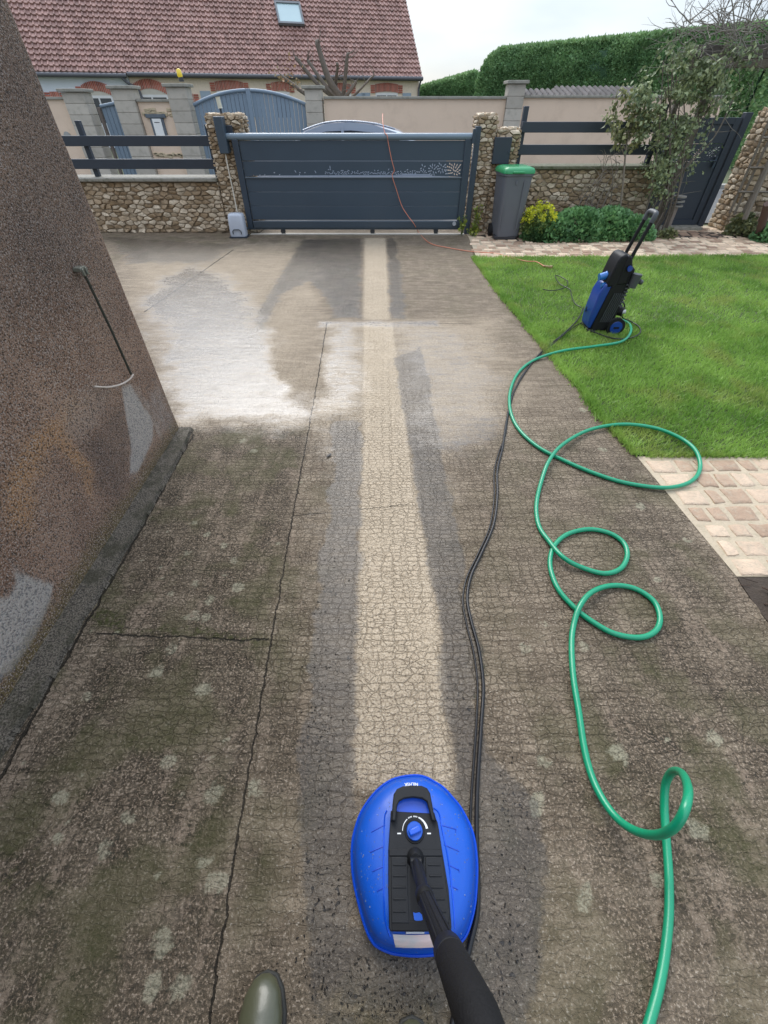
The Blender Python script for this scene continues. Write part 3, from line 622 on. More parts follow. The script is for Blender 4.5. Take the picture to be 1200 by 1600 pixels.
q = MB(); q.tube([(bx_-.18, by_+.30, .88), (bx_+.18, by_+.30, .88)], .014, 10); obj('push_bar', q, bing, bn_, smooth=True)

# ------------------------------------------------------------------ street side: walls, pillars, gates
SY = 14.5
cream = surf('cream_render', (.72, .56, .42), .85, .07, 1.2, .35, 120, grime=.22, gcol=(.40, .29, .20))
conc = surf('concrete_block', (.45, .41, .345), .85, .12, 4, .4, 90, tint=.12, grime=.4, gcol=(.22, .21, .16))
capst = surf('cap_stone', (.30, .285, .24), .85, .2, 4, .4, 70, grime=.6, gcol=(.13, .13, .10))
bluew = surf('blue_grey_planks', (.19, .25, .31), .55, .1, 3, .15, 60, stretch=(1, 1, .1))
for i, (u0, u1, v, lab) in enumerate(((91, 129, 141, 'leftmost pale block pillar across the street, left of the single blue-grey door'), (168, 205, 136, 'pale block pillar across the street between the single blue-grey door and the letterbox wall'), (255, 290, 133, 'pale block pillar across the street with the yellow beacon on top'), (473, 503, 136, 'pale block pillar across the street at the right end of the arched gate'), (795, 825, 128, 'tall pale block pillar across the street in the middle of the long cream wall'))):
    a = AY(u0, v, SY); c_ = AY(u1, v, SY); x0, x1, zt = a.x+.03, c_.x-.03, a.z-.03
    p_ = thing('block_pillar', lab, 'pillar', ((x0+x1)/2, SY+.2, 0), group='pale block pillars across the street')
    q = MB(); z = 0; k = 0; hgt = zt-.0; nrow = 9
    for k in range(nrow):
        q.tint = random.random(); q.box(((x0+x1)/2, SY+.22, (k+.5)*hgt/nrow), (x1-x0, .42, hgt/nrow-.012))
    q.tint = .1; q.box(((x0+x1)/2, SY+.22, hgt/2), (x1-x0-.02, .40, hgt-.02)); obj('shaft', q, conc, p_, bevel=.006)
    q = MB(); q.box(((x0+x1)/2, SY+.22, zt+.03), (x1-x0+.12, .54, .06)); obj('cap', q, capst, p_, bevel=.01)
def swall(x0, x1, z1, lab, cap=True):
    p_ = thing('boundary_wall', lab, 'wall', ((x0+x1)/2, SY+.22, 0)); q = MB(); q.box(((x0+x1)/2, SY+.24, z1/2), (x1-x0, .24, z1)); obj('wall_panel', q, cream, p_)
    q = MB(); q.box(((x0+x1)/2, SY+.24, z1+.02), (x1-x0, .34, .05)); obj('coping', q, capst, p_, bevel=.008); return p_
swall(-1.50, 3.05, 1.73, 'long cream rendered wall across the street, between two block pillars behind the car')
swall(3.47, 8.5, 1.75, 'cream rendered wall across the street, right of the tall block pillar')
wl_ = swall(-6.18, -5.33, 1.68, 'short cream wall across the street holding a letterbox')
swall(-10.5, -7.9, 1.72, 'cream wall across the street at the far left beside the house corner')
q = MB(); 
for k in range(36): q.box((-6.1+random.random()*.75, SY+.115, 1.42+random.random()*.12), (random.uniform(.05, .12), .03, random.uniform(.03, .06)))
for k in range(40): q.box((-6.1+random.random()*.75, SY+.115, .62+random.random()*.09), (random.uniform(.05, .12), .03, random.uniform(.03, .05)))
obj('stone_band', q, surf('band_stone', (.5, .41, .27), .8, .3, 20, .5, tint=.3), wl_, bevel=.01)
q = MB(); q.box((-5.8, SY+.10, 1.20), (.34, .05, .44)); q.box((-5.8, SY+.085, 1.42), (.50, .07, .07)); obj('letterbox_frame', q, surf('slate', (.11, .13, .15), .7, .3, 10), wl_, bevel=.006)
q = MB(); q.box((-5.8, SY+.066, 1.19), (.22, .02, .36)); obj('letterbox_plate', q, surf('plate_white', (.75, .75, .72), .5), wl_)
q = MB(); q.box((-5.8, SY+.053, 1.30), (.13, .004, .012)); obj('letterbox_slot', q, anth2, wl_)
hs = thing('house_number', 'small grey oval number plaque on the far left cream wall across the street', 'plaque', (-8.3, SY+.1, .9))
q = MB(); q.rings([[(-8.25+.10*math.cos(a)*s, y_, 1.0+.13*math.sin(a)*s) for a in [2*math.pi*k/20 for k in range(20)]] for s, y_ in ((1, SY+.12), (1, SY+.10), (.8, SY+.095))]); obj('plate', q, surf('plaque_grey', (.3, .3, .28), .6, .3, 30), hs, smooth=True)
# arched double gate
def plankgate(par, x0, x1, zf, y, n, bracing=True):
    q = MB(); wdt = (x1-x0)/n
    for k in range(n):
        xa, xb = x0+k*wdt+.006, x0+(k+1)*wdt-.006
        q.extr([(xa, y, .05), (xb, y, .05), (xb, y, zf(xb)), (xa, y, zf(xa))], (0, .04, 0))
    obj('planks', q, bluew, par, bevel=.005)
    q = MB(); q.tube([(x0+(x1-x0)*k/14, y-.01, zf(x0+(x1-x0)*k/14)+.01) for k in range(15)], .035, 8); obj('top_rail', q, bluew, par, smooth=True)
    q = MB(); q.box(((x0+x1)/2, y+.045, .8), (x1-x0, .02, .1)); obj('backing', q, bluew, par)
xl, xr = -4.80, -1.98; xm = -3.37
zf = lambda x: 1.60+.27*(1-((x-xm)/(1.45))**2)
ag = thing('arched_gate', 'blue-grey arched double plank gate across the street', 'gate', (xm, SY+.2, 0))
plankgate(ag, xl, xm-.06, zf, SY+.18, 13); plankgate(ag, xm+.06, xr, zf, SY+.18, 13)
q = MB(); q.box((xm, SY+.15, .98), (.10, .07, 1.86)); obj('meeting_stile', q, bluew, ag, bevel=.01)
sg = thing('wicket_door', 'blue-grey plank door with a sloping top across the street, standing ajar', 'gate', (-6.9, SY+.2, 0))
zs = lambda x: 1.58+.14*(x+7.25)
plankgate(sg, -7.22, -6.23, zs, SY+.3, 9)
q = MB(); q.box((-7.27, SY+.28, .8), (.07, .08, 1.55)); obj('stile', q, surf('weathered_post', (.16, .13, .11), .8, .3, 10), sg, bevel=.006)
be = thing('beacon', 'yellow flashing beacon on top of the pillar across the street', 'lamp', (-4.97, SY+.2, 2.03))
q = MB(); q.cyl((-4.97, SY+.2, 2.03), (-4.97, SY+.2, 2.10), .06, 16); obj('base', q, surf('rb', (.05, .05, .05), .5), be)
q = MB(); q.tube([(-4.97, SY+.2, 2.10), (-4.98, SY+.2, 2.14), (-4.985, SY+.2, 2.23), (-4.985, SY+.2, 2.25)], [.055, .062, .055, .02], 18); obj('lens', q, surf('yellow_lens', (.85, .6, .02), .35, coat=.5), be, smooth=True)

# ------------------------------------------------------------------ house across the street
ga = Vector((-16.16, 28.82, 0)); gb = Vector((2.02, 34.52, 0)); gd = (gb-ga).normalized(); gi = Vector((-gd.y, gd.x, 0))
Z_G = 2.72
def HP(s, d, z): p = gb + gd*s + gi*d; return Vector((p.x, p.y, z))       # s along facade (0 = right end), d inward
tile = surf('roof_tiles', (.31, .18, .15), .75, .12, 2.2, .5, 30, tint=.14, col2=(.37, .225, .19), grime=.45, gcol=(.14, .115, .10))
brick = surf('brick_red', (.42, .13, .09), .8, .15, 8, .4, tint=.25)
hmort = surf('brick_mortar', (.55, .50, .42), .85)
gutm = surf('gutter_zinc', (.10, .10, .11), .5)
def roof(par, s0, s1, rows, verge=True):
    q = MB(); gauge = .27; tw = .24; a45 = math.radians(45); n = int(round((s1-s0)/tw)); tw = (s1-s0)/n
    for r_ in range(rows):
        for k in range(n):
            q.tint = random.random(); j = random.uniform(-.006, .006)
            sa = s0+k*tw+(.5*tw if False else 0); L0, L1 = r_*gauge-.03, (r_+1)*gauge+.02
            pr = ((0, .005), (.12, .055), (.32, .065), (.46, .010), (.80, .004), (1.0, .005))
            lo_, up_, bt = [], [], []
            for f, hgt in pr:
                x = sa+f*tw
                lo_.append(HP(x, L0*math.cos(a45)-.0-(hgt+.08+j)*math.sin(a45)-.18, Z_G+.03+L0*math.sin(a45)+(hgt+.08+j)*math.cos(a45)))
                up_.append(HP(x, L1*math.cos(a45)-(hgt-.0)*math.sin(a45)-.18, Z_G+.03+L1*math.sin(a45)+(hgt+.0)*math.cos(a45)))
                bt.append(HP(x, L0*math.cos(a45)-.18, Z_G+.03+L0*math.sin(a45)))
            m_ = len(pr); F = []
            for i in range(m_-1): F.append([i, i+1, m_+i+1, m_+i]); F.append([2*m_+i, 2*m_+i+1, i+1, i])
            q.add(lo_+up_+bt, F)
    o = obj('roof', q, tile, par)
    q = MB(); D_ = rows*gauge*math.cos(a45)-.18
    q.add([HP(s0, -.16, Z_G), HP(s1, -.16, Z_G), HP(s1, D_, Z_G+D_+.16), HP(s0, D_, Z_G+D_+.16), HP(s1, D_*2, Z_G), HP(s0, D_*2, Z_G)], [[0, 1, 2, 3], [3, 2, 4, 5], [0, 5, 4, 1]])
    obj('roof_deck', q, surf('deck_brown', (.12, .07, .055), .8), o)
    return o
wm = surf('pebble_render', (.74, .61, .47), .9, .18, 14, .6, 40)
def hwall(par, s0, s1, mat):
    q = MB(); P = [HP(s0, 0, 0), HP(s1, 0, 0), HP(s1, 7, 0), HP(s0, 7, 0)]; q.extr(P, (0, 0, Z_G-.02)); o = obj('wall', q, mat, par)
    q = MB(); q.extr([HP(s1, .05, Z_G-.02), HP(s1, 7, Z_G-.02), HP(s1, 3.5, Z_G+3.3)], tuple(-gd*.25)); obj('gable', q, mat, par)
h1 = thing('house', 'long cream house across the street with a brown tiled roof, skylight and brick window arches', 'house', tuple(HP(-6.3, 3, 0)))
s_split = -(gb - Vector((-12.7, 29.9, 0))).length
hwall(h1, s_split, 0, wm)
rf = roof(h1, s_split, .12, 20)
def skyl(u0, v0, u1, v1):
    def onroof(u, v):
        r_ = ray(u, v); o0 = Vector((0, 0, CH)); r_ = Vector(r_); nrm = (gi*-1+Vector((0, 0, 1))).normalized(); p0 = HP(0, -.18, Z_G+.20)
        return o0+r_*((p0-o0).dot(nrm)/r_.dot(nrm))
    nrm = (gi*-1+Vector((0, 0, 1))).normalized()
    P = [onroof(u0, v0), onroof(u1, v0), onroof(u1, v1), onroof(u0, v1)]; c_ = (P[0]+P[1]+P[2]+P[3])/4
    s = (c_-gb).dot(gd); d = (c_-gb).dot(gi); up = (gi+Vector((0, 0, 1))).normalized(); W_ = (P[2]-P[3]).length; H_ = (P[0]-P[3]).length
    ctr = c_; g = lambda a, b_, z: ctr+gd*a+up*b_+nrm*z
    q = MB()
    for (a0, a1, b0, b1) in ((-W_/2, W_/2, H_/2-.1, H_/2), (-W_/2, W_/2, -H_/2, -H_/2+.1), (-W_/2, -W_/2+.09, -H_/2+.1, H_/2-.1), (W_/2-.09, W_/2, -H_/2+.1, H_/2-.1)):
        q.extr([g(a0, b0, 0), g(a1, b0, 0), g(a1, b1, 0), g(a0, b1, 0)], tuple(nrm*.12))
    o = obj('skylight', q, surf('skylight_frame', (.14, .15, .16), .4), h1)
    q = MB(); q.extr([g(-W_/2+.09, -H_/2+.1, .02), g(W_/2-.09, -H_/2+.1, .02), g(W_/2-.09, H_/2-.1, .02), g(-W_/2+.09, H_/2-.1, .02)], tuple(nrm*.05)); gm = surf('sky_glass', (.42, .55, .55), .08, .05, 2, coat=1); obj('pane', q, gm, o)
skyl(432, 6, 472, 40)
q = MB(); q.tube([HP(s_split, -.28, Z_G+.0), HP(.12, -.28, Z_G+.0)], .085, 12); obj('gutter', q, gutm, h1, smooth=True)
q = MB(); q.extr([HP(s_split, -.2, Z_G-.1), HP(.12, -.2, Z_G-.1), HP(.12, -.2, Z_G+.06), HP(s_split, -.2, Z_G+.06)], tuple(gi*.03)); obj('fascia', q, gutm, h1)
q = MB(); q.tube(crom([HP(.02, -.26, Z_G-.02), HP(-.02, -.12, Z_G-.35), HP(-.03, -.08, Z_G-.6), HP(-.03, -.08, .1)], 4), .055, 10); obj('downpipe', q, gutm, h1, smooth=True)
def onfac(u, v):
    r_ = Vector(ray(u, v)); o0 = Vector((0, 0, CH)); tt = (gb-o0).dot(gi)/r_.dot(gi); p = o0+r_*tt; return (p-gb).dot(gd), p.z
def window(par, uc, vtop, wpx, shut=(1, 1), dark=False, arch=.06):
    s, z = onfac(uc, vtop); s0, _ = onfac(uc-wpx/2, vtop); s1, _ = onfac(uc+wpx/2, vtop); W_ = s1-s0; ztop = z-.0; lh = .34
    q = MB(); nb = int(W_/.075)
    for k in range(nb):
        x = s0+(k+.5)*W_/nb; e = arch*(1-((k+.5)/nb*2-1)**2); q.tint = random.random(); c_ = W_/nb*.36
        q.extr([HP(x-c_, -.05, ztop-lh+e), HP(x+c_, -.05, ztop-lh+e), HP(x+c_, -.05, ztop+e), HP(x-c_, -.05, ztop+e)], tuple(gi*.06))
    for sd in (-1, 1):
        for k in range(4):
            x = (s0 if sd < 0 else s1)+sd*.14; z_ = ztop-.06-k*.085; q.tint = random.random()
            q.extr([HP(x-.12, -.05, z_-.03), HP(x+.12, -.05, z_-.03), HP(x+.12, -.05, z_+.03), HP(x-.12, -.05, z_+.03)], tuple(gi*.06))
    wf = MB(); H_ = 1.0; zb = ztop-lh-H_; i0, i1 = s0+.02, s1-.02
    for (a0, a1, b0, b1) in ((i0, i0+.07, zb, ztop-lh), (i1-.07, i1, zb, ztop-lh), (i0+.07, i1-.07, ztop-lh-.10, ztop-lh), ((i0+i1)/2-.035, (i0+i1)/2+.035, zb, ztop-lh-.10)):
        wf.extr([HP(a0, -.03, b0), HP(a1, -.03, b0), HP(a1, -.03, b1), HP(a0, -.03, b1)], tuple(gi*.04))
    wo = obj('window', wf, surf('window_white', (.7, .68, .66), .5), par)
    obj('brick_lintel', q, brick, wo)
    q = MB(); q.extr([HP(s0-.02, -.03, ztop-lh+.0), HP(s1+.02, -.03, ztop-lh+.0), HP(s1, -.03, ztop), HP(s0, -.03, ztop)], tuple(gi*.035)); obj('lintel_mortar', q, hmort, wo)
    q = MB(); q.extr([HP(i0+.07, -.012, zb), HP(i1-.07, -.012, zb), HP(i1-.07, -.012, ztop-lh-.1), HP(i0+.07, -.012, ztop-lh-.1)], tuple(gi*.02)); obj('pane', q, surf('pane_dark', (.06, .065, .07), .1), wo)
    for sd, on in zip((-1, 1), shut):
        if not on: continue
        x0_ = (s0-.28-.55) if sd < 0 else s1+.28; q = MB(); q.extr([HP(x0_, -.05, zb), HP(x0_+.52, -.05, zb), HP(x0_+.52, -.05, ztop-lh+.0), HP(x0_, -.05, ztop-lh+.0)], tuple(gi*.04)); obj('shutter', q, surf('shutter_grey', (.30, .36, .42), .6), wo)
window(h1, 357, 128, 44); window(h1, 437, 130, 28, (0, 0)); window(h1, 531, 132, 34, (0, 1)); window(h1, 604, 132, 36)
window(h1, 232, 133, 52, (0, 0), arch=.22); window(h1, 296, 146, 10, (0, 0), arch=0)
h2 = thing('house', 'white rendered house end with tiled roof at the far left across the street', 'house', tuple(HP(s_split-4, 3, 0)))
white = surf('white_render', (.66, .69, .72), .85, .05, 2, .3, 60)
hwall(h2, s_split-8, s_split-.02, white); roof(h2, s_split-8, s_split-.01, 20)
q = MB(); q.tube([HP(s_split-8, -.28, Z_G-.05), HP(s_split-.05, -.28, Z_G-.05)], .085, 12); obj('gutter', q, gutm, h2, smooth=True)
q = MB(); q.tube(crom([HP(s_split-.3, -.26, Z_G-.1), HP(s_split-.1, -.2, Z_G-.3), HP(s_split+.25, -.1, Z_G-.5), HP(s_split+.35, -.08, Z_G-.9), HP(s_split+.35, -.08, .1)], 5), .06, 10); obj('downpipe', q, gutm, h2, smooth=True)
window(h2, 148, 134, 44, (0, 0), arch=.16); window(h2, 84, 143, 14, (0, 0), arch=0)

# low tiled outbuilding roof behind the cream wall, to the right
ob = thing('shed_roof', 'low dark tiled shed roof showing over the cream wall beside the hedge', 'roof', (5.5, 16.5, 0))
q = MB(); q.box((5.35, 16.8, .85), (3.4, 2.0, 1.7)); obj('wall', q, cream, ob)
q = MB()
for r_ in range(3):
    for k in range(22):
        q.tint = random.random(); x = 3.75+k*.155; y = 15.75+r_*.3; z = 1.74+r_*.06
        if r_ == 2 and k < 7: continue
        q.tube([(x, y, z), (x, y+.36, z+.09)], [.085, .07], 8)
obj('tiles', q, surf('dark_tiles', (.06, .052, .05), .8, .3, 10, .4, tint=.4), ob, smooth=True)

# ------------------------------------------------------------------ leaves and twigs
def leaves(P, size, nrm=None, spread=1.0, asp=.45, seed=0, sv=.4, droop=0.0):
    r_ = np.random.default_rng(seed); n = len(P); P = np.asarray(P)
    d = r_.normal(size=(n, 3)); d[:, 2] -= droop
    if nrm is not None: d = d*spread+np.asarray(nrm)
    d /= np.linalg.norm(d, axis=1)[:, None]+1e-9
    s = np.cross(d, r_.normal(size=(n, 3))); s /= np.linalg.norm(s, axis=1)[:, None]+1e-9
    up = np.cross(s, d); L = size*(1+sv*(r_.random(n)-.5)*2)[:, None]
    a = P; tip = P+d*L; l = P+d*L*.45+s*L*asp+up*L*.12; r2 = P+d*L*.45-s*L*asp+up*L*.12
    V = np.stack([a, l, tip, r2], 1).reshape(-1, 3); i = np.arange(n)[:, None]*4
    F = np.concatenate([i+np.array([[0, 1, 2]]), i+np.array([[0, 2, 3]])]); t_ = np.repeat(r_.random(n), 4)
    return V, F, t_
def twig(q, p, d, L, r0, wig=.35, n=7, grav=0, seg=5, rs=random):
    P = [Vector(p)]; d = Vector(d).normalized()
    for k in range(n):
        d = (d+Vector((rs.gauss(0, wig), rs.gauss(0, wig), rs.gauss(0, wig)-grav))*.5).normalized(); P.append(P[-1]+d*L/n)
    q.tube(P, [r0*(1-.75*k/n) for k in range(n+1)], seg, cap=False); return P
def branch(q, p, d, L, r0, lev, rs, wig=.3, kids=3, grav=0, ends=None, up=.0):
    P = twig(q, p, d, L, r0, wig, 6, grav, 6 if lev > 1 else 4, rs)
    if ends is not None: ends += P[3:]
    if lev > 0:
        for k in range(kids):
            i = rs.randint(2, 6); dd = (P[i]-P[i-1]).normalized()+Vector((rs.gauss(0, .7), rs.gauss(0, .7), rs.gauss(0, .5)+up)); branch(q, P[i], dd, L*rs.uniform(.45, .75), r0*.5, lev-1, rs, wig, kids, grav, ends, up)
bark = surf('bark', (.15, .125, .10), .85, .35, 20, .8, 60)
twigm = surf('twig', (.22, .185, .15), .8, .3, 20, .3)
# big clipped hedge
hg = leafmat('hedge_leaf', (.13, .27, .13), (.36, .52, .25), .55, .2, .25)
def hedge(name, lab, A_, B_, zA, zB, depth, nlv, size, group=None):
    A_ = Vector(A_); B_ = Vector(B_); dr = (B_-A_); L = dr.length; dr.normalize(); inn = Vector((-dr.y, dr.x, 0))
    r_ = np.random.default_rng(5); par = thing(name, lab, 'hedge', tuple((A_+B_)/2), group)
    nu, nv = 60, 26; ring_ = []; q = MB()
    prof = [(0, .0), (0, .4), (0, .8), (.06, .93), (.2, 1.0), (.5, 1.02), (.8, 1.0), (.94, .93), (1, .8), (1, .0)]
    rs_ = []
    for i in range(nu+1):
        u = i/nu; zt = zA+(zB-zA)*u; e = min(1, (u*L/.9))**.5 if u*L < .9 else 1; e2 = min(1, ((1-u)*L/.5))**.5 if (1-u)*L < .5 else 1; zt *= .82+.18*min(e, e2)
        row = []
        for f, g in prof:
            p = A_+dr*(L*u)+inn*(f*depth+.12*math.sin(u*37+g*5)*.5); row.append((p.x, p.y, zt*g*(1 if f in (0, 1) else 1)-.05))
        rs_.append(row)
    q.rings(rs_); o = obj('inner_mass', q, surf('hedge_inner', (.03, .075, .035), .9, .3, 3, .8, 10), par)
    # leaves on front and top
    u = r_.random(nlv); w_ = r_.random(nlv)*1.55; zt = zA+(zB-zA)*u; e = np.clip(u*L/.9, 0, 1)**.5; e2 = np.clip((1-u)*L/.5, 0, 1)**.5; zt = zt*(.82+.18*np.minimum(e, e2))
    front = w_ < 1; g = np.where(front, w_, 1.0); f = np.where(front, np.where(g > .85, (g-.85)/.15*.1, 0), (w_-1)/.55*.9+.08)
    z = zt*np.where(front, g*.985, 1.0+.015*np.sin(f*3))
    lump = (vnoise(u*L, z, 1.3, 3, 2)-.5)*.35
    X = A_.x+dr.x*L*u+inn.x*(f*depth-(lump+.04)*front); Y_ = A_.y+dr.y*L*u+inn.y*(f*depth-(lump+.04)*front)
    nr = np.where(front[:, None], np.array([-inn.x, -inn.y, .5]), np.array([0, 0, 1.0]))
    V_, F_, t_ = leaves(np.stack([X, Y_, z+r_.normal(size=nlv)*.03], 1), size, nr, .8, .3, 5)
    light = np.clip(.25+.5*(np.repeat(np.where(front, 0, .35)+(g > .9)*.2, 4))+.45*(t_-.5)+np.repeat(lump, 4), 0, 1)  # light and shade in the leaf tint: top and bulges paler, front darker
    ne = nlv//12; f2 = r_.random(ne); z2 = r_.random(ne)*zB*.98; P2 = np.stack([B_.x+inn.x*f2*depth+dr.x*.05, B_.y+inn.y*f2*depth+dr.y*.05, z2], 1)
    V2_, F2_, t2_ = leaves(P2, size*1.2, np.tile([dr.x, dr.y, .4], (ne, 1)), .8, .3, 6)
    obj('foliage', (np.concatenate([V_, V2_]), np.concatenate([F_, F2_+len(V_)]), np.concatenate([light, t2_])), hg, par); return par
hA = Vector(ray(757, 84)); hedge('clipped_hedge', 'tall clipped evergreen hedge rising to the right behind the cream wall', (4.6, 29.5, 0), (12.2, 19.5, 0), 3.45, 3.40, 2.4, 120000, .11)
hedge('clipped_hedge', 'lower rounded end of a hedge beside the house, left of the tall hedge', (1.4, 38, 0), (6.3, 38, 0), 2.2, 3.2, 2.5, 30000, .13)

# pruned bare tree across the street
tr = thing('pruned_tree', 'bare pollarded tree with knobbly branches in front of the tiled roof', 'tree', (-1.2, 16.2, 0))
q = MB(); rs = random.Random(4); b0 = Vector((-1.15, 16.2, 1.7)); q.tube([(-1.15, 16.2, 0), (-1.1, 16.2, 1.0), b0], [.14, .11, .10], 10); obj('trunk', q, bark, tr, smooth=True)
for tgt, r0 in (((498, 66), .085), ((545, 85), .06), ((462, 90), .05), ((555, 128), .05), ((440, 118), .055), ((480, 95), .05), ((585, 118), .03), ((525, 100), .05)):
    e = AY(tgt[0], tgt[1], 16.2+rs.uniform(-.4, .4)); m_ = (b0*.55+e*.45)+Vector((rs.uniform(-.12, .12), rs.uniform(-.2, .2), -.12*abs(e.x-b0.x)))
    q = MB(); C_ = crom([b0, m_, e*.9+m_*.1+Vector((rs.uniform(-.06, .06), 0, 0)), e], 5); q.tube(C_, [r0*(1-.5*i/len(C_))*(1+.25*rs.random()) for i in range(len(C_))], 7)
    for k in range(5):
        i = rs.randint(6, len(C_)-1); twig(q, C_[i], (rs.gauss(0, 1), rs.gauss(0, .5), rs.random()), rs.uniform(.15, .45), .012, .5, 5, 0, 4, rs)
    obj('branch', q, bark, tr, smooth=True)
q = MB(); P = [AY(rs.gauss(455, 14), rs.gauss(120, 14), 16.2+rs.uniform(-.3, .3)) for _ in range(90)]
V_, F_, t_ = leaves([tuple(p) for p in P], .07, None, 1, .4, 3); obj('dry_leaves', (V_, F_, t_), leafmat('dry_leaf', (.30, .15, .08), (.35, .27, .17), .7), tr)

# ------------------------------------------------------------------ parked car behind the gate
car = thing('parked_car', 'silver grey car parked in the street, its curved roof showing above the gate', 'car', (-.9, 11.1, 0))
silver = surf('car_silver', (.40, .46, .56), .3, .04, 1, metal=.15, coat=1)
glassd = surf('car_glass', (.03, .035, .045), .06, coat=1)
cx0 = -.85
side = [(-2.15, .35), (-2.15, .75), (-1.95, .92), (-1.2, 1.0), (-.95, 1.05), (-.62, 1.27), (-.2, 1.375), (.25, 1.395), (.7, 1.36), (1.15, 1.26), (1.75, 1.0), (2.0, .92), (2.1, .6), (2.05, .35)]
def sect(sc_, y): return [(cx0+x*(1 if z < 1.0 else sc_), y, z) for x, z in side]
q = MB(); q.rings([sect(.93, 10.2+.0), sect(.97, 10.28), sect(1, 10.5), sect(1, 11.6), sect(.97, 11.85), sect(.93, 11.93)]); obj('body', q, silver, car, smooth=True)
q = MB(); wp = [(-.98, 1.00), (-.60, 1.19), (-.2, 1.27), (.25, 1.285), (.68, 1.255), (1.1, 1.165), (1.45, 1.0)]
q.extr([(cx0+x, 10.195, z) for x, z in wp], (0, -.006, 0)); obj('side_window', q, glassd, car)
q = MB(); q.box((cx0+.1, 10.185, 1.18), (.05, .012, .34)); obj('pillar_trim', q, silver, car)
q = MB(); q.tube(crom([(cx0-.62, 10.22, 1.285), (cx0-.2, 10.22, 1.385), (cx0+.25, 10.22, 1.405), (cx0+.7, 10.22, 1.37), (cx0+1.05, 10.22, 1.30)], 5), .014, 8); obj('roof_rail', q, surf('rail_silver', (.35, .38, .43), .25, metal=.6), car, smooth=True)
for x in (-1.35, 1.3):
    q = MB(); q.cyl((cx0+x, 10.16, .31), (cx0+x, 10.40, .31), .31, 28); wo = obj('wheel', q, surf('tyre', (.02, .02, .02), .8), car, smooth=True)
    q = MB(); q.cyl((cx0+x, 10.145, .31), (cx0+x, 10.20, .31), .20, 20); obj('rim', q, silver, wo, smooth=True)
q = MB(); q.box((cx0-2.05, 10.45, .74), (.12, .34, .14)); obj('headlight', q, surf('lamp_glass', (.6, .62, .65), .1, coat=1), car, bevel=.03)
# ------------------------------------------------------------------ near house at the left (rough cast wall)
HX = -1.40; HYE = 2.455
hw = thing('house', 'near house corner with a wet stained rough cast wall on the left of the driveway', 'house', (-3.5, 0, 0))
wy = np.arange(-4.0, HYE+.001, .0215); wy[-1] = HYE; wz = np.concatenate([np.arange(0, 2.1, .0215), np.arange(2.1, 3.31, .06)])
YY, ZZ = np.meshgrid(wy, wz)
def WM(pts, soft, k=.05):
    X = YY+(vnoise(YY, ZZ, 7, 4, 11)-.5)*k*2; Y_ = ZZ+(vnoise(YY, ZZ, 7, 4, 12)-.5)*k*2
    P = [AX(u, v, HX) for u, v in pts]; return polymask(X, Y_, [(p.y, p.z) for p in P], soft)
orange = mxm(.9*WM([(0, 735), (60, 670), (100, 640), (140, 612), (150, 625), (110, 680), (60, 740), (0, 800)], .05), .9*WM([(70, 650), (100, 660), (150, 750), (145, 790), (110, 735), (85, 700)], .04))
orange = mxm(orange, .9*WM([(0, 770), (40, 740), (70, 790), (60, 830), (0, 830)], .08))
pale = mxm(.6*WM([(90, 640), (150, 590), (190, 600), (165, 640), (130, 690), (100, 700)], .05), .75*WM([(205, 598), (215, 600), (240, 645), (258, 690), (252, 692), (228, 640)], .012, .01))
pale = mxm(pale, .35*WM([(50, 740), (150, 800), (130, 850), (60, 880), (0, 850)], .1))
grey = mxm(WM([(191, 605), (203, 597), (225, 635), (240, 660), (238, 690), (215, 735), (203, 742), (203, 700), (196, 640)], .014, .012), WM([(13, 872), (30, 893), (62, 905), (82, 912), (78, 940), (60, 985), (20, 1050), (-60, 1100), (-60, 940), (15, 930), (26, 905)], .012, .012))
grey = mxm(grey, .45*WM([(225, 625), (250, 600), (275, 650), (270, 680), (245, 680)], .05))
dark = mxm(.6*WM([(120, 700), (165, 640), (195, 640), (203, 745), (190, 780), (150, 760)], .06), .7*WM([(-80, -100), (70, -60), (190, 330), (150, 470), (0, 520), (-80, 500)], .25))
mossw = np.clip(1-ZZ/(.10+.10*vnoise(YY, ZZ, 3, 3, 14)), 0, 1)**.6; mossw = mxm(mossw, .6*np.clip(1-(HYE-YY)/.12, 0, 1)*(ZZ < 1.2)*np.clip(1.2-ZZ, 0, 1))
ny2, nx2 = YY.shape; idx = np.arange(nx2*ny2).reshape(ny2, nx2)
Fw = np.stack([idx[:-1, :-1], idx[:-1, 1:], idx[1:, 1:], idx[1:, :-1]], -1).reshape(-1, 4)
xw = HX+(vnoise(YY, ZZ, 2, 3, 15)-.5)*.01-.012*np.clip((YY-HYE+.02)/.02, 0, 1)
m, t, b, co = newmat('rough_cast')
A = {k: N(t, 'Attribute', attribute_name=k).outputs['Fac'] for k in ('orange', 'pale', 'grey', 'dark', 'moss')}
nf = M(t, 'SUBTRACT', NOISE(t, co, 22, 6, .78), .5)
for k_, l_, h_ in (('orange', .25, .85), ('pale', .2, .75), ('grey', .1, 1.0), ('moss', .2, .9)): A[k_] = STEP(t, M(t, 'ADD', A[k_], M(t, 'MULTIPLY', nf, .95)), l_, h_)
g1 = NOISE(t, co, 125, 3, .65); g2 = NOISE(t, co, 150, 3, .65); g3 = NOISE(t, co, 5, 4); g4 = N(t, 'TexVoronoi', {'Vector': co, 'Scale': 120}).outputs['Distance']
c = MIX(t, STEP(t, g3, .3, .7), (.28, .165, .105), (.44, .275, .18))
c = MIX(t, M(t, 'MULTIPLY', A['dark'], .75), c, (.075, .064, .056))
c = MIX(t, M(t, 'MULTIPLY', A['orange'], STEP(t, g3, .25, .6, .2, .8)), c, (.50, .27, .12))
c = MIX(t, M(t, 'MULTIPLY', A['pale'], .6), c, (.44, .33, .25)); c = MIX(t, M(t, 'MULTIPLY', A['grey'], .85), c, (.58, .54, .48))
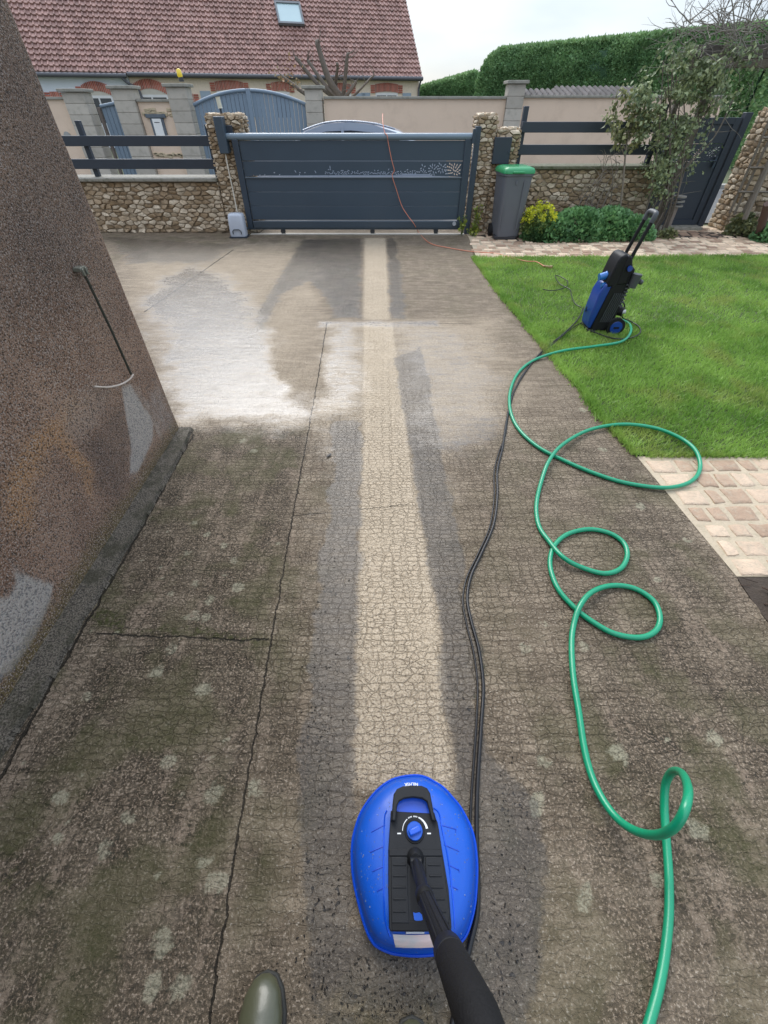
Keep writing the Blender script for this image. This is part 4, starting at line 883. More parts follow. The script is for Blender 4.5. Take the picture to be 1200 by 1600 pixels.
c = MIX(t, M(t, 'MULTIPLY', A['moss'], STEP(t, g1, .3, .55, .35, .9)), c, (.15, .115, .035))
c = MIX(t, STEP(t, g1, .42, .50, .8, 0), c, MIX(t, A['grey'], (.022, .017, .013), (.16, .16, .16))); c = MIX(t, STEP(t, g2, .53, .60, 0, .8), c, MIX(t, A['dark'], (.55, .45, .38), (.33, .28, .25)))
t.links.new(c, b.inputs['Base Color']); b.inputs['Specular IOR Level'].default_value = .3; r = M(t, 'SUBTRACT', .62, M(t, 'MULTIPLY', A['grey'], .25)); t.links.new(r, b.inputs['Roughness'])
hh = M(t, 'ADD', M(t, 'MULTIPLY', g1, 1.3), M(t, 'MULTIPLY', g2, .5)); BUMP(t, b, hh, 1.0, .012)
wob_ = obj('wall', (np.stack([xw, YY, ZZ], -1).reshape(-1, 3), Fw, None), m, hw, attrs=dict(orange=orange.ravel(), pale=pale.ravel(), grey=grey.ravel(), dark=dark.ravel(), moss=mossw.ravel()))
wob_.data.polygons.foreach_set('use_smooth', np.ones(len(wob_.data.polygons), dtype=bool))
rc2 = surf('rough_cast_plain', (.17, .13, .10), .8, .4, 40, .9, 75)
q = MB(); q.extr([(-7, HYE-.004, 0), (HX-.013, HYE-.004, 0), (HX-.013, HYE-.004, 3.3), (-7, HYE-.004, 3.3)], (0, -.2, 0)); q.box((-7.1, -.8, 1.65), (.2, 6.5, 3.3)); q.box((-4.2, -4.1, 1.65), (5.6, .2, 3.3)); obj('rear_wall', q, rc2, hw)
q = MB(); q.extr([(-7.4, HYE+.25, 3.3), (HX+.12, HYE+.25, 3.3), (-4.3, HYE+.25, 5.4)], (0, -7, 0)); obj('roof', q, tile, hw)
# latch rod, bracket and cord on the wall
rod_m = surf('rod_black', (.03, .032, .022), .6, .3, 20)
p0, p1 = AX(128, 420, HX+.03), AX(205, 585, HX+.025)
q = MB(); q.tube([p0, (p0+p1)/2+Vector((.004, 0, 0)), p1], .006, 8); obj('rod', q, rod_m, hw, smooth=True)
q = MB(); q.box((HX+.018, p0.y, p0.z), (.035, .045, .016)); q.box((HX+.036, p0.y-.012, p0.z-.012), (.012, .012, .03)); q.box((HX+.036, p0.y+.014, p0.z-.012), (.012, .012, .03)); obj('bracket', q, surf('bracket', (.20, .20, .16), .5, .3, 30, metal=.4), hw, bevel=.002)
q = MB(); P = [AX(u, v, HX+.022) for u, v in ((208, 585), (203, 592), (190, 600), (170, 605), (148, 604))]; q.tube(crom(P, 5), .0045, 6); obj('cord', q, surf('cord_white', (.6, .52, .44), .7), hw, smooth=True)

# ------------------------------------------------------------------ lawn, paths, flower bed
pave_m = surf('sandstone_setts', (.42, .285, .19), .7, .28, 14, .9, 50, tint=.2, col2=(.50, .38, .27), grime=.7, gcol=(.42, .35, .25))
joint = surf('cream_mortar', (.46, .38, .27), .85, .2, 14, .6, 60, grime=.4, gcol=(.25, .22, .13))
y0n, y1n = 1.20, 2.145
q = MB(); q.prism([(edge_x(1.20)+.0, 1.20), (6.5, 1.20), (6.5, 2.145), (edge_x(2.145), 2.145)], -.03, .002); tag(obj('paved_path', q, joint), kind='structure')
q = MB(); y = y0n; rw = 0
while y < y1n-.05:
    hrow = random.uniform(.115, .15); hrow = min(hrow, y1n-y); x = edge_x(y+hrow/2)+.012
    while x < 5.6:
        wd = random.choice([.10, .13, .15, .19])*random.uniform(.9, 1.1); sk = .012*math.sin(x*3)
        jr = lambda: random.uniform(-.009, .009)
        poly = [(x+jr(), y+sk+jr()), (x+wd*.5, y+sk+jr()), (x+wd+jr(), y+sk+jr()), (x+wd+jr(), y+hrow*.5+sk), (x+wd+jr(), y+hrow+sk+jr()), (x+wd*.5, y+hrow+sk+jr()), (x+jr(), y+hrow+sk+jr()), (x+jr(), y+hrow*.5+sk)]
        cobble(q, poly, lambda a, c_, d: (a, c_, d-.004), .011, .014, prof=((1, 0), (.98, .6), (.93, .95), (.6, 1.0)), jz=.25, rough=.03, tilt=.02)
        x += wd
    y += hrow
tag(obj('path_setts', q, pave_m, smooth=True), kind='structure')
q = MB(); q.prism([(1.36, 6.97), (1.44, 8.3), (1.44, 8.75), (4.5, 8.78), (4.5, 9.3), (6.05, 9.3), (6.3, 8.1), (9.5, 7.6), (9.5, 7.25), (4, 7.05)], -.03, .002); tag(obj('paved_path', q, joint), kind='structure')
q = MB(); y = 7.03
pth = [(1.4, 7.0), (1.47, 8.76), (4.5, 8.76), (4.6, 9.1), (6.0, 9.1), (6.2, 8.05), (9.4, 7.55), (9.4, 7.27), (4, 7.05)]
cells = []
while y < 9.1:
    x = 1.3+random.uniform(0, .15)
    while x < 9.3:
        wd = random.uniform(.13, .21); cxp, cyp = np.array([x+wd/2]), np.array([y+.06])
        yo = .02*max(0, x-4)*1.0
        if polymask(cxp, cyp+yo, pth, .01)[0] > .9:
            cobble(q, [(x, y+yo), (x+wd, y+yo), (x+wd+.01, y+.12+yo), (x+.01, y+.12+yo)], lambda a, c_, d: (a, c_, d-.004), .012, .010, prof=((1, 0), (.97, .7), (.9, 1.0)), jz=.3, rough=.04, tilt=.02)
        x += wd
    y += .125
tag(obj('path_setts', q, surf('pinkish_setts', (.42, .27, .18), .7, .2, 12, .7, 55, tint=.3, col2=(.62, .48, .34), grime=.3, gcol=(.28, .22, .14)), smooth=True), kind='structure')
lawn_poly = [(edge_x(y), y) for y in np.linspace(2.15, 6.98, 30)]+[(4.0, 7.06), (6.5, 7.18), (9.5, 7.3), (9.5, 2.15)]
q = MB(); q.prism(lawn_poly, -.03, .006); tag(obj('lawn', q, turf), kind='structure')
q = MB(); q.prism([(edge_x(y), y) for y in np.linspace(-1.5, 1.195, 16)]+[(6.5, 1.195), (6.5, -1.5)], -.03, .0); tag(obj('flower_bed', q, soil), kind='structure')
q = MB(); q.prism([(1.5, 8.5), (6.1, 8.75), (9, 8.85), (9, 8.1), (6.4, 8.3), (4.6, 8.2), (2.3, 7.95)], -.03, .006); tag(obj('plant_bed', q, soil), kind='structure')
# grass blades
rg = np.random.default_rng(11)
def grassfield(n, x0, x1, y0, y1):
    x = rg.uniform(x0, x1, n); y = rg.uniform(y0, y1, n); ex_ = edge_x(y)-.015+.03*(vnoise(x*0, y, 11, 3, 6)-.5)
    k = (x > ex_) & (y < 7.0+.03*(x-1.3)+.02*np.sin(x*19)) & (y > 2.14+.015*np.sin(x*23)); return x[k], y[k]
xs1, ys1 = [], []
for n, a in ((95000, (1.4, 5.2, 2.1, 4.4)), (95000, (1.25, 7.6, 4.4, 7.3)), (12000, (5.2, 9.4, 2.1, 7.3))):
    x, y = grassfield(n, *a); xs1.append(x); ys1.append(y)
# tufts hanging over the edges
n = 9000; y = rg.uniform(2.15, 6.98, n); x = edge_x(y)+rg.normal(0, .02, n)*(.5+vnoise(y*0, y, 5, 3, 6))-.006; xs1.append(x); ys1.append(y)
n = 3500; x = rg.uniform(1.66, 5.5, n); xs1.append(x); ys1.append(2.145+rg.normal(0, .012, n))
gx, gy = np.concatenate(xs1), np.concatenate(ys1); n = len(gx)
pn = vnoise(gx, gy, 1.6, 4, 7); hN = (.022+.022*rg.random(n))*(.75+.6*pn); an_ = rg.uniform(0, 2*np.pi, n); lean = rg.normal(0, .6, n)*hN; la = rg.uniform(0, 2*np.pi, n)
wd = .0022+.0013*rg.random(n)+.0003*gy
bx0 = np.stack([gx-np.cos(an_)*wd, gy-np.sin(an_)*wd, np.full(n, .004)], 1); bx1 = np.stack([gx+np.cos(an_)*wd, gy+np.sin(an_)*wd, np.full(n, .004)], 1)
tp = np.stack([gx+np.cos(la)*lean, gy+np.sin(la)*lean, hN+.004], 1)
V_ = np.stack([bx0, bx1, tp], 1).reshape(-1, 3); F_ = np.arange(n*3).reshape(-1, 3)
tt = np.repeat(np.clip(.15+.35*rg.random(n)+.9*(vnoise(gx, gy, 3.5, 4, 10)-.38), 0, 1), 3)
m, t, b, co = newmat('grass_blade')
a = N(t, 'Attribute', attribute_name='tint').outputs['Fac']; c = MIX(t, a, (.11, .25, .03), (.46, .66, .15)); c = MIX(t, STEP(t, NOISE(t, co, 1.9, 4, .6), .52, .68, 0, .45), c, (.40, .38, .12))
t.links.new(c, b.inputs['Base Color']); b.inputs['Roughness'].default_value = .5
tl = N(t, 'BsdfTranslucent', {'Color': c}); ms = N(t, 'MixShader', {0: .3}); t.links.new(b.outputs[0], ms.inputs[1]); t.links.new(tl.outputs[0], ms.inputs[2]); t.links.new(ms.outputs[0], t.nodes['Material Output'].inputs[0])
tag(obj('grass', (V_, F_, tt), m, origin=(0, 0, 0)), 'short green lawn grass beside the driveway', 'grass', kind='stuff')

# ------------------------------------------------------------------ planting by the wall
def clump(n, c_, rad, seed, shell=.75, flat=1):
    r_ = np.random.default_rng(seed); d = r_.normal(size=(n, 3)); d[:, 2] = abs(d[:, 2])*flat; d /= np.linalg.norm(d, axis=1)[:, None]; s = r_.random(n)**(1/3)*(1-shell)+shell
    return np.array(c_)+d*np.array(rad)*s[:, None], d
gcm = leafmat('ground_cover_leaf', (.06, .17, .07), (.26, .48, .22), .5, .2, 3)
Ps, Ns = [], []
for cx, cy, rx, ry, rz, n, sd in ((2.75, 8.2, .42, .30, .33, 1700, 1), (3.2, 8.25, .5, .34, .42, 2500, 2), (3.75, 8.3, .5, .34, .41, 2500, 3), (4.15, 8.25, .36, .28, .30, 1300, 4), (2.55, 8.15, .25, .2, .2, 600, 6)):
    P, D_ = clump(n, (cx, cy, 0), (rx, ry, rz), sd, .7); Ps.append(P); Ns.append(D_)
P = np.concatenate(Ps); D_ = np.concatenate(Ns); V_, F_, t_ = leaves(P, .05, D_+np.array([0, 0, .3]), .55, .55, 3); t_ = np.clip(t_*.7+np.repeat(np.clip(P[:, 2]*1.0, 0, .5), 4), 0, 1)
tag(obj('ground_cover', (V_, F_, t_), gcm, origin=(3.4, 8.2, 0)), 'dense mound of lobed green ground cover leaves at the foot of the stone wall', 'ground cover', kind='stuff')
r_ = np.random.default_rng(9)
eu = thing('spurge_plant', 'bright yellow-green flowering spurge beside the wheelie bin', 'plant', (2.5, 8.12, 0))
q = MB(); rs = random.Random(2); heads = []
for k in range(46):
    a = rs.uniform(0, 6.28); R_ = rs.random()**.5; tip = Vector((2.5+.27*R_*math.cos(a), 8.10+.20*R_*math.sin(a), .12+.37*math.sqrt(max(0, 1-R_*R_*.8))*rs.uniform(.75, 1.05)))
    q.tube([(2.5+.05*math.cos(a), 8.12+.05*math.sin(a), 0), (tip+Vector((2.5, 8.12, 0)))*.5-Vector((0, 0, tip.z*.08)), tip], [.005, .004, .003], 4, cap=False); heads.append(tip)
obj('stem', q, surf('green_stem', (.10, .15, .05), .6), eu)
P = np.concatenate([np.array(h_)+r_.normal(size=(26, 3))*.022 for h_ in heads]); V_, F_, t_ = leaves(P, .022, np.tile([0, 0, .8], (len(P), 1)), 1, .6, 2); obj('flower_heads', (V_, F_, t_), leafmat('spurge_yellow', (.55, .60, .04), (.85, .82, .06), .5, .25), eu)
P = np.concatenate([np.array(h_)*np.array([1, 1, rs.uniform(.4, .9)])+r_.normal(size=(26, 3))*.035 for h_ in heads]); V_, F_, t_ = leaves(P, .04, None, 1, .22, 2); obj('foliage', (V_, F_, t_), leafmat('spurge_leaf', (.07, .12, .03), (.19, .26, .06), .5, .25), eu)
P, D_ = clump(500, (2.66, 8.42, .12), (.14, .12, .34), 8, .3); V_, F_, t_ = leaves(P, .035, D_, .8, .5, 2)
tag(obj('purple_plant', (V_, F_, t_), leafmat('purple_leaf', (.10, .06, .09), (.26, .19, .24), .6)), 'small dull purple plant between the yellow spurge and the green mound', 'plant')
P, D_ = clump(420, (2.56, 7.99, .0), (.25, .05, .13), 18, .1); V_, F_, t_ = leaves(P, .07, np.tile([0, -.4, 1.0], (len(P), 1)), .5, .08, 2)
tag(obj('strap_leaf_plant', (V_, F_, t_), leafmat('strap_leaf', (.03, .08, .03), (.07, .14, .05), .5)), 'dark strap leaves under the yellow spurge at the path edge', 'plant')
for k, (x, y, hgt, lab) in enumerate(((1.33, 8.45, .32, 'small yellowish weed at the bottom right end of the sliding gate'), (1.55, 8.5, .52, 'tall weed growing against the stone pillar right of the gate post'), (1.52, 8.42, .18, 'low bright weed at the foot of the pillar right of the gate post'))):
    wd_ = thing('weed', lab, 'plant', (x, y, 0), 'weeds around the gate post'); q = MB(); rs = random.Random(k); Pp = []
    for j in range(7):
        e = Vector((x+rs.gauss(0, .05), y+rs.gauss(0, .03), hgt*rs.uniform(.5, 1))); q.tube([(x, y, 0), e], .003, 4); Pp += [tuple((Vector((x, y, 0))*(1-f)+e*f)+Vector((rs.gauss(0, .012),)*3)) for f in [rs.uniform(.3, 1) for _ in range(14)]]
    obj('stem', q, surf('green_stem2', (.12, .16, .05), .6), wd_); V_, F_, t_ = leaves(Pp, .035, None, 1, .5, k); obj('foliage', (V_, F_, t_), leafmat('weed_leaf', (.10, .17, .03), (.38, .42, .06), .5), wd_)
# bare shrub against the wall
bs_ = thing('bare_shrub', 'leafless brown shrub trained against the stone wall above the ground cover', 'shrub', (3.55, 8.6, 0)); q = MB(); rs = random.Random(12)
for k in range(6):
    P = crom([(3.55+.05*k-.15, 8.55, .1), (3.5+.1*k-.25, 8.52, .45), AY(rs.uniform(925, 975), rs.uniform(235, 275), 8.5)], 5); q.tube(P, [.014*(1-.06*i) for i in range(len(P))], 6)
    for j in range(7): i = rs.randint(4, len(P)-1); branch(q, P[i], (rs.gauss(0, 1), rs.gauss(0, .3), rs.uniform(.2, 1.2)), rs.uniform(.15, .3), .006, 1, rs, .4, 2)
obj('stems', q, twigm, bs_, smooth=True)
# young leafy tree in front of the fence
yt = thing('young_tree', 'slender young tree with sparse olive leaves in front of the two-rail fence', 'tree', (3.95, 8.45, 0)); q = MB(); rs = random.Random(21); ends = []
P = crom([G(968, 372)+Vector((0, .15, 0)), AY(972, 300, 8.4), AY(978, 235, 8.4), AY(985, 200, 8.4)], 5); q.tube(P, [.020*(1-.04*i) for i in range(len(P))], 8); obj('trunk', q, twigm, yt, smooth=True)
q = MB()
for u, v in ((960, 165), (975, 140), (1000, 150), (1015, 175), (950, 185), (990, 170), (1008, 205), (965, 205), (1035, 165)):
    s_ = P[rs.randint(9, len(P)-1)]; e = AY(u, v, 8.4+rs.uniform(-.15, .15)); C_ = crom([s_, (s_+e)/2+Vector((rs.gauss(0, .04), 0, -.03)), e], 4); q.tube(C_, [.008*(1-.08*i) for i in range(len(C_))], 5); ends += C_[3:]
obj('branch', q, twigm, yt, smooth=True)
olm = leafmat('olive_leaf', (.09, .11, .055), (.33, .34, .17), .5, .25, 4)
Pp = np.concatenate([np.array(e)+r_.normal(size=(16, 3))*.035 for e in ends]); V_, F_, t_ = leaves(Pp, .055, None, 1, .42, 5, droop=.8); obj('foliage', (V_, F_, t_), olm, yt)
# pergola
pg = thing('pergola', 'weathered timber pergola posts and beam carrying the climbing shrub beside the wicket gate', 'pergola', (4.75, 8.6, 0))
woodm = surf('weathered_timber', (.17, .145, .115), .8, .3, 3, .5, 60, stretch=(8, 8, 1))
q = MB(); q.box((4.72, 8.62, 1.1), (.09, .09, 2.2)); obj('post', q, woodm, pg, bevel=.008)
q = MB(); q.box((4.46, 8.9, 1.1), (.07, .07, 2.2)); obj('post', q, woodm, pg, bevel=.008)
q = MB(); q.box((5.9, 8.62, 2.14), (3.2, .07, .13)); obj('beam', q, surf('dark_beam', (.10, .085, .075), .8, .3, 4, .5), pg, bevel=.008)
q = MB(); q.box((6.0, 8.95, 2.06), (3.0, .06, .12)); obj('beam', q, woodm, pg, bevel=.008)
for k in range(6):
    q = MB(); q.box((4.72-.13, 8.55+.03, .55+k*.28), (.34, .02, .03)); obj('lath', q, woodm, pg)
q = MB(); q.box((6.5, 8.62, 1.0), (.09, .09, 2.2)); obj('post', q, woodm, pg, bevel=.008)
gf = thing('water_pipe', 'short grey downpipe with ringed top beside the foot of the pergola post', 'pipe', (4.85, 8.5, 0))
q = MB(); q.cyl((4.86, 8.55, 0), (4.86, 8.55, .40), .062, 18); obj('pipe', q, surf('clay_pipe', (.20, .165, .14), .7, .2, 8), gf, smooth=True)
for z in (.40, .46, .52):
    q = MB(); q.cyl((4.88, 8.55, z), (4.88, 8.55, z+.022), .105, 18); obj('ring', q, surf('pipe_ring', (.2, .19, .17), .6), gf, smooth=True)
# climbing shrub over the pergola
cs = thing('climbing_shrub', 'large grey-green climbing shrub with a tangle of bare vines over the pergola', 'climber', (4.6, 8.45, 0)); rs = random.Random(31)
q = MB(); ends = []
for k in range(11):
    x0 = 4.35+.045*k; top = AY(rs.uniform(1035, 1150), rs.uniform(85, 170), 8.5+rs.uniform(-.2, .3))
    P = crom([(x0, 8.42+rs.uniform(-.05, .1), 0), (x0+rs.uniform(-.1, .1), 8.4+rs.uniform(-.1, .1), .5), ((x0+top.x)/2+rs.gauss(0, .1), 8.45+rs.uniform(-.12, .12), 1.2), tuple(top)], 6); q.tube(P, [rs.uniform(.010, .02)*(1-.03*i) for i in range(len(P))], 6); ends += P[6:]
obj('trunk', q, bark, cs, smooth=True)
q = MB(); tw = []
for k in range(120):
    P0 = AY(rs.uniform(1050, 1215), rs.uniform(30, 100), 8.6+rs.uniform(-.35, .5)); branch(q, P0, (rs.gauss(0, 1), rs.gauss(0, .4), rs.gauss(.1, .5)), rs.uniform(.25, .6), rs.uniform(.004, .009), 1, rs, .38, 2, ends=tw)
for k in range(26):
    P0 = AY(rs.uniform(1110, 1230), rs.uniform(40, 85), 8.6+rs.uniform(-.4, .5)); branch(q, P0, (rs.gauss(.1, .45), rs.gauss(0, .3), 1), rs.uniform(.4, .8), rs.uniform(.006, .011), 1, rs, .32, 4)
for k in range(7):
    P0 = AY(rs.uniform(1050, 1110), rs.uniform(55, 75), 8.6); twig(q, P0, (rs.gauss(-.3, .4), 0, .8), rs.uniform(.3, .5), .004, .42, 9, .1, 4, rs)
for k in range(40):
    s_ = ends[rs.randint(0, len(ends)-1)]; twig(q, s_, (rs.gauss(0, .6), rs.gauss(0, .3), rs.gauss(-.2, .6)), rs.uniform(.2, .6), .004, .25, 6, .05, 4, rs)
obj('bare_vines', q, surf('vine', (.19, .17, .14), .8, .35, 9, .2), cs)
Pp = []
for (u, v, su, sv, n) in ((1090, 110, 30, 18, 900), (1060, 150, 34, 28, 1500), (1030, 195, 26, 24, 800), (1040, 240, 20, 22, 900), (1035, 285, 14, 22, 650), (1010, 150, 22, 18, 600), (1075, 205, 20, 25, 700), (1130, 120, 26, 22, 520), (1120, 165, 24, 14, 200), (1075, 255, 14, 10, 160), (1150, 85, 30, 14, 260), (1070, 75, 20, 10, 260), (1005, 230, 10, 30, 250)):
    g_ = r_.normal(size=(n, 3))
    for a_, b_, c_ in np.concatenate([g_, r_.normal(size=(n//2, 3))]): Pp.append(tuple(AY(u+a_*su*.72, v+b_*sv*.72, 8.45+c_*.16)))
Pp = np.array(Pp); cl_ = vnoise(Pp[:, 0]*1.0, Pp[:, 2], 7, 2, 3); Pp = Pp[cl_ > .50]
V_, F_, t_ = leaves(Pp, .05, None, 1, .38, 6, droop=.9)
obj('foliage', (V_, F_, t_), leafmat('climber_leaf', (.10, .14, .08), (.38, .44, .26), .5, .25, 3.5), cs)
# trellis and plants at the right edge
ts = thing('trellis', 'weathered wooden trellis leaning against the stone wall at the right edge', 'trellis', (6.5, 8.4, 0))
for u0, v0, u1, v1 in ((1140, 333, 1212, 165), (1147, 335, 1222, 175), (1158, 338, 1235, 180)):
    q = MB(); a_, b_ = AY(u0, v0, 8.55), AY(u1, v1, 8.62); q.tube([a_, b_], .022, 4); obj('slat', q, woodm, ts)
for v in (215, 262, 300):
    q = MB(); a_, b_ = AY(1192-(v-215)*.45, v, 8.53), AY(1240-(v-215)*.4, v, 8.53); q.tube([a_, b_], .015, 4); obj('cross_slat', q, woodm, ts)
q = MB(); q.tube([AY(1163, 343, 8.3), AY(1215, 225, 8.45)], .04, 6); obj('post', q, woodm, ts)
q = MB(); q.cyl(G(1183, 375), AY(1200, 318, 7.9), .055, 12); tag(obj('wooden_stake', q, surf('red_brown_stake', (.085, .05, .04), .8, .3, 8), smooth=True), 'dark reddish stake among the plants at the right edge below the trellis', 'stake')
P, D_ = clump(1500, (6.5, 8.05, 0), (.42, .25, .30), 41, .5); V_, F_, t_ = leaves(P, .055, D_, .7, .55, 3)
tag(obj('leafy_plant', (V_, F_, t_), gcm), 'leafy green plant at the right edge below the wooden trellis', 'plant')
P, D_ = clump(700, (6.12, 8.5, 0), (.22, .2, .32), 42, .3); V_, F_, t_ = leaves(P, .05, D_, .9, .55, 3)
tag(obj('leafy_plant', (V_, F_, t_), olm), 'small olive leafed plant at the foot of the stone wall beside the wicket gate', 'plant')
P, D_ = clump(260, (4.78, 8.3, 0), (.16, .14, .12), 43, .3); V_, F_, t_ = leaves(P, .045, D_, .9, .5, 3)
tag(obj('leafy_plant', (V_, F_, t_), olm), 'low tuft of leaves at the foot of the pergola post', 'plant')
# mulch bed strap leaves near right
rs = random.Random(77); q = MB()
for k in range(70):
    x = edge_x(rs.uniform(.2, 1.1))+rs.uniform(.0, .35); y = rs.uniform(.25, 1.18); a = rs.uniform(0, 3.14); L = rs.uniform(.02, .09); q.tint = rs.random()
    q.tube([(x-L*math.cos(a)/2, y-L*math.sin(a)/2, rs.uniform(.003, .02)), (x+L*math.cos(a)/2, y+L*math.sin(a)/2, rs.uniform(.003, .03))], rs.uniform(.0015, .004), 5)
tag(obj('bark_mulch', q, surf('mulch', (.08, .05, .035), .9, .4, 30, tint=.5)), 'dark twigs and bark bits on the flower bed soil', 'mulch', kind='stuff')
Pp = [(1.80+rs.uniform(-.05, .2), 1.0+rs.uniform(-.12, .1), 0) for _ in range(60)]; V_, F_, t_ = leaves(Pp, .15, np.tile([-.3, 0, 1.0], (60, 1)), .5, .04, 3)
tag(obj('strap_leaf_plant', (V_, F_, t_), leafmat('strap2', (.03, .07, .03), (.09, .15, .05), .5)), 'tuft of dark strap leaves in the flower bed at the right edge of the photo', 'plant')
q = MB(); c0 = G(514, 712, .006); V4 = [(c0.x+.022*math.cos(a)*math.cos(.9)-.010*math.sin(a)*math.sin(.9), c0.y+.022*math.cos(a)*math.sin(.9)+.010*math.sin(a)*math.cos(.9), .007+.005*math.cos(a)**2) for a in [2*math.pi*k/12 for k in range(12)]]
q.extr(V4, (0, 0, .002)); tag(obj('fallen_leaf', q, surf('leaf_dark', (.04, .035, .03), .5)), 'small dark fallen leaf lying on the washed concrete', 'leaf')

# ------------------------------------------------------------------ hoses and cords
hg_ = surf('hose_green', (.0, .27, .13), .38, .08, 20, coat=.3)
HP_ = [(966, 498, .05), (983, 506, .02), (985, 520, .035), (970, 534, .04), (930, 541, .042), (880, 548, .036), (838, 561, .014), (812, 580, .013), (798, 608, .013), (797, 640, .013), (810, 670, .013), (840, 698, .013), (880, 719, .013), (930, 740, .013), (980, 755, .013), (1040, 762, .02), (1080, 752, .02), (1094, 730, .018), (1086, 703, .04), (1060, 683, .04), (1020, 668, .04), (970, 663, .034), (920, 672, .022), (880, 694, .034), (858, 720, .034), (845, 755, .013), (838, 790, .013), (842, 822, .013), (858, 846, .02), (880, 871, .034), (910, 887, .018), (945, 896, .013), (970, 888, .013), (980, 868, .013), (974, 848, .013), (952, 833, .013), (920, 827, .013), (888, 834, .013), (868, 850, .013), (860, 870, .013), (861, 893, .013), (873, 922, .013), (898, 950, .013), (925, 971, .013), (960, 990, .013), (1000, 996, .013), (1025, 985, .013), (1031, 963, .013), (1020, 938, .013), (990, 919, .013), (955, 915, .016), (925, 925, .034), (906, 947, .034), (896, 978, .013), (893, 1010, .013), (896, 1060, .013), (904, 1110, .013), (913, 1170, .013), (926, 1217, .02), (946, 1256, .04), (970, 1284, .07), (1000, 1301, .12), (1030, 1304, .19), (1055, 1291, .26), (1071, 1262, .30), (1075, 1232, .27), (1066, 1209, .20), (1051, 1206, .13), (1040, 1225, .07), (1038, 1262, .03), (1041, 1310, .015), (1045, 1370, .013), (1045, 1430, .013), (1039, 1490, .013), (1029, 1545, .013), (1014, 1600, .013), (995, 1660, .013), (960, 1740, .013)]
q = MB(); q.tube(crom([G(*p) for p in HP_], 7), .0118, 14); tag(obj('garden_hose', q, hg_, smooth=True), 'green garden hose snaking in loops from the pressure washer along the driveway edge', 'hose')
blk = surf('black_rubber', (.012, .012, .013), .38, .1, 20, coat=.2)
B1 = [(912, 480, .04), (902, 500, .038), (880, 522, .034), (850, 546, .008), (825, 575, .008), (803, 612, .008), (792, 655, .008), (785, 700, .008), (777, 735, .008), (777, 775, .008), (771, 820, .008), (752, 865, .008), (736, 900, .008), (730, 935, .008), (736, 970, .008), (748, 1015, .008), (755, 1070, .008), (752, 1130, .008), (748, 1190, .008), (745, 1250, .008), (745, 1330, .008), (747, 1385, .008), (745, 1430, .01), (735, 1475, .012), (722, 1530, .012), (705, 1610, .012), (690, 1700, .012)]
q = MB(); q.tube(crom([G(*p) for p in B1], 6), .0072, 12); tag(obj('pressure_hose', q, blk, smooth=True), 'thicker black pressure hose running down the middle of the driveway from the washer', 'hose')
B2 = [(908, 505, .036), (895, 512, .034), (868, 534, .03), (843, 556, .005), (812, 592, .005), (796, 640, .005), (790, 678, .005), (779, 708, .005), (772, 738, .005), (772, 777, .005), (765, 823, .005), (746, 867, .005), (729, 903, .005), (723, 938, .005), (729, 976, .005), (740, 1020, .005), (746, 1072, .005), (744, 1130, .005), (740, 1190, .005), (736, 1250, .005), (733, 1330, .005)]
q = MB(); q.tube(crom([G(*p) for p in B2], 6), .0042, 10); tag(obj('cable', q, blk, smooth=True), 'thin black cable lying just left of the thicker black hose on the driveway', 'cable')
B3 = [(917, 480, .08), (912, 497, .02), (916, 512, .01), (934, 521, .01), (960, 529, .03), (985, 528, .02), (1000, 520, .012), (998, 510, .012), (985, 502, .03), (972, 495, .12), (976, 478, .22), (968, 462, .30)]
q = MB(); q.tube(crom([G(*p[:2], max(.036, p[2]*.6)) if p[2] < .05 else AY(p[0], p[1], 4.2) for p in B3], 6), .006, 10); tag(obj('pressure_hose', q, blk, smooth=True), 'loop of thin black hose around the base of the pressure washer on the lawn', 'hose')
B4 = [(848, 452), (866, 454), (886, 447), (884, 437), (868, 430), (874, 443), (890, 452), (893, 462), (898, 474), (908, 480)]
q = MB(); q.tube(crom([G(u, v, .045) for u, v in B4], 5), .005, 8); tag(obj('cable', q, blk, smooth=True), 'tangled black power cable on the grass left of the pressure washer', 'cable')
orc = surf('orange_cord', (.62, .22, .13), .5)
P = [AY(598, 178, GY+.6), AY(598, 190, GY+.15), Vector((AY(601, 203, GY).x, GY-.01, 1.315)), AY(605, 212, GY-.065), AY(607, 225, GY-.05), AY(612, 250, GY-.05), AY(616, 266, GY-.05), AY(613, 275, GY-.05), AY(619, 295, GY-.05), AY(628, 322, GY-.05), AY(638, 338, GY-.09), AY(647, 350, GY-.12)]+[G(u, v, .008) for u, v in ((655, 364), (672, 380), (700, 387), (737, 393), (775, 396), (800, 403))]+[G(u, v, .038) for u, v in ((822, 408), (838, 409), (850, 416))]
ex = thing('extension_cord', 'orange extension cord hanging over the sliding gate and trailing to the lawn', 'cord', tuple(G(655, 364)))
q = MB(); q.tube(crom(P, 6), .0058, 8); obj('cord', q, orc, ex, smooth=True)
q = MB(); a_ = G(849, 416, .03); q.cyl(a_, a_+Vector((.07, -.05, .0)), .018, 12); q.cyl(a_+Vector((.07, -.05, 0)), a_+Vector((.10, -.07, 0)), .026, 12); obj('plug', q, surf('plug_brown', (.22, .15, .05), .5), ex, smooth=True)

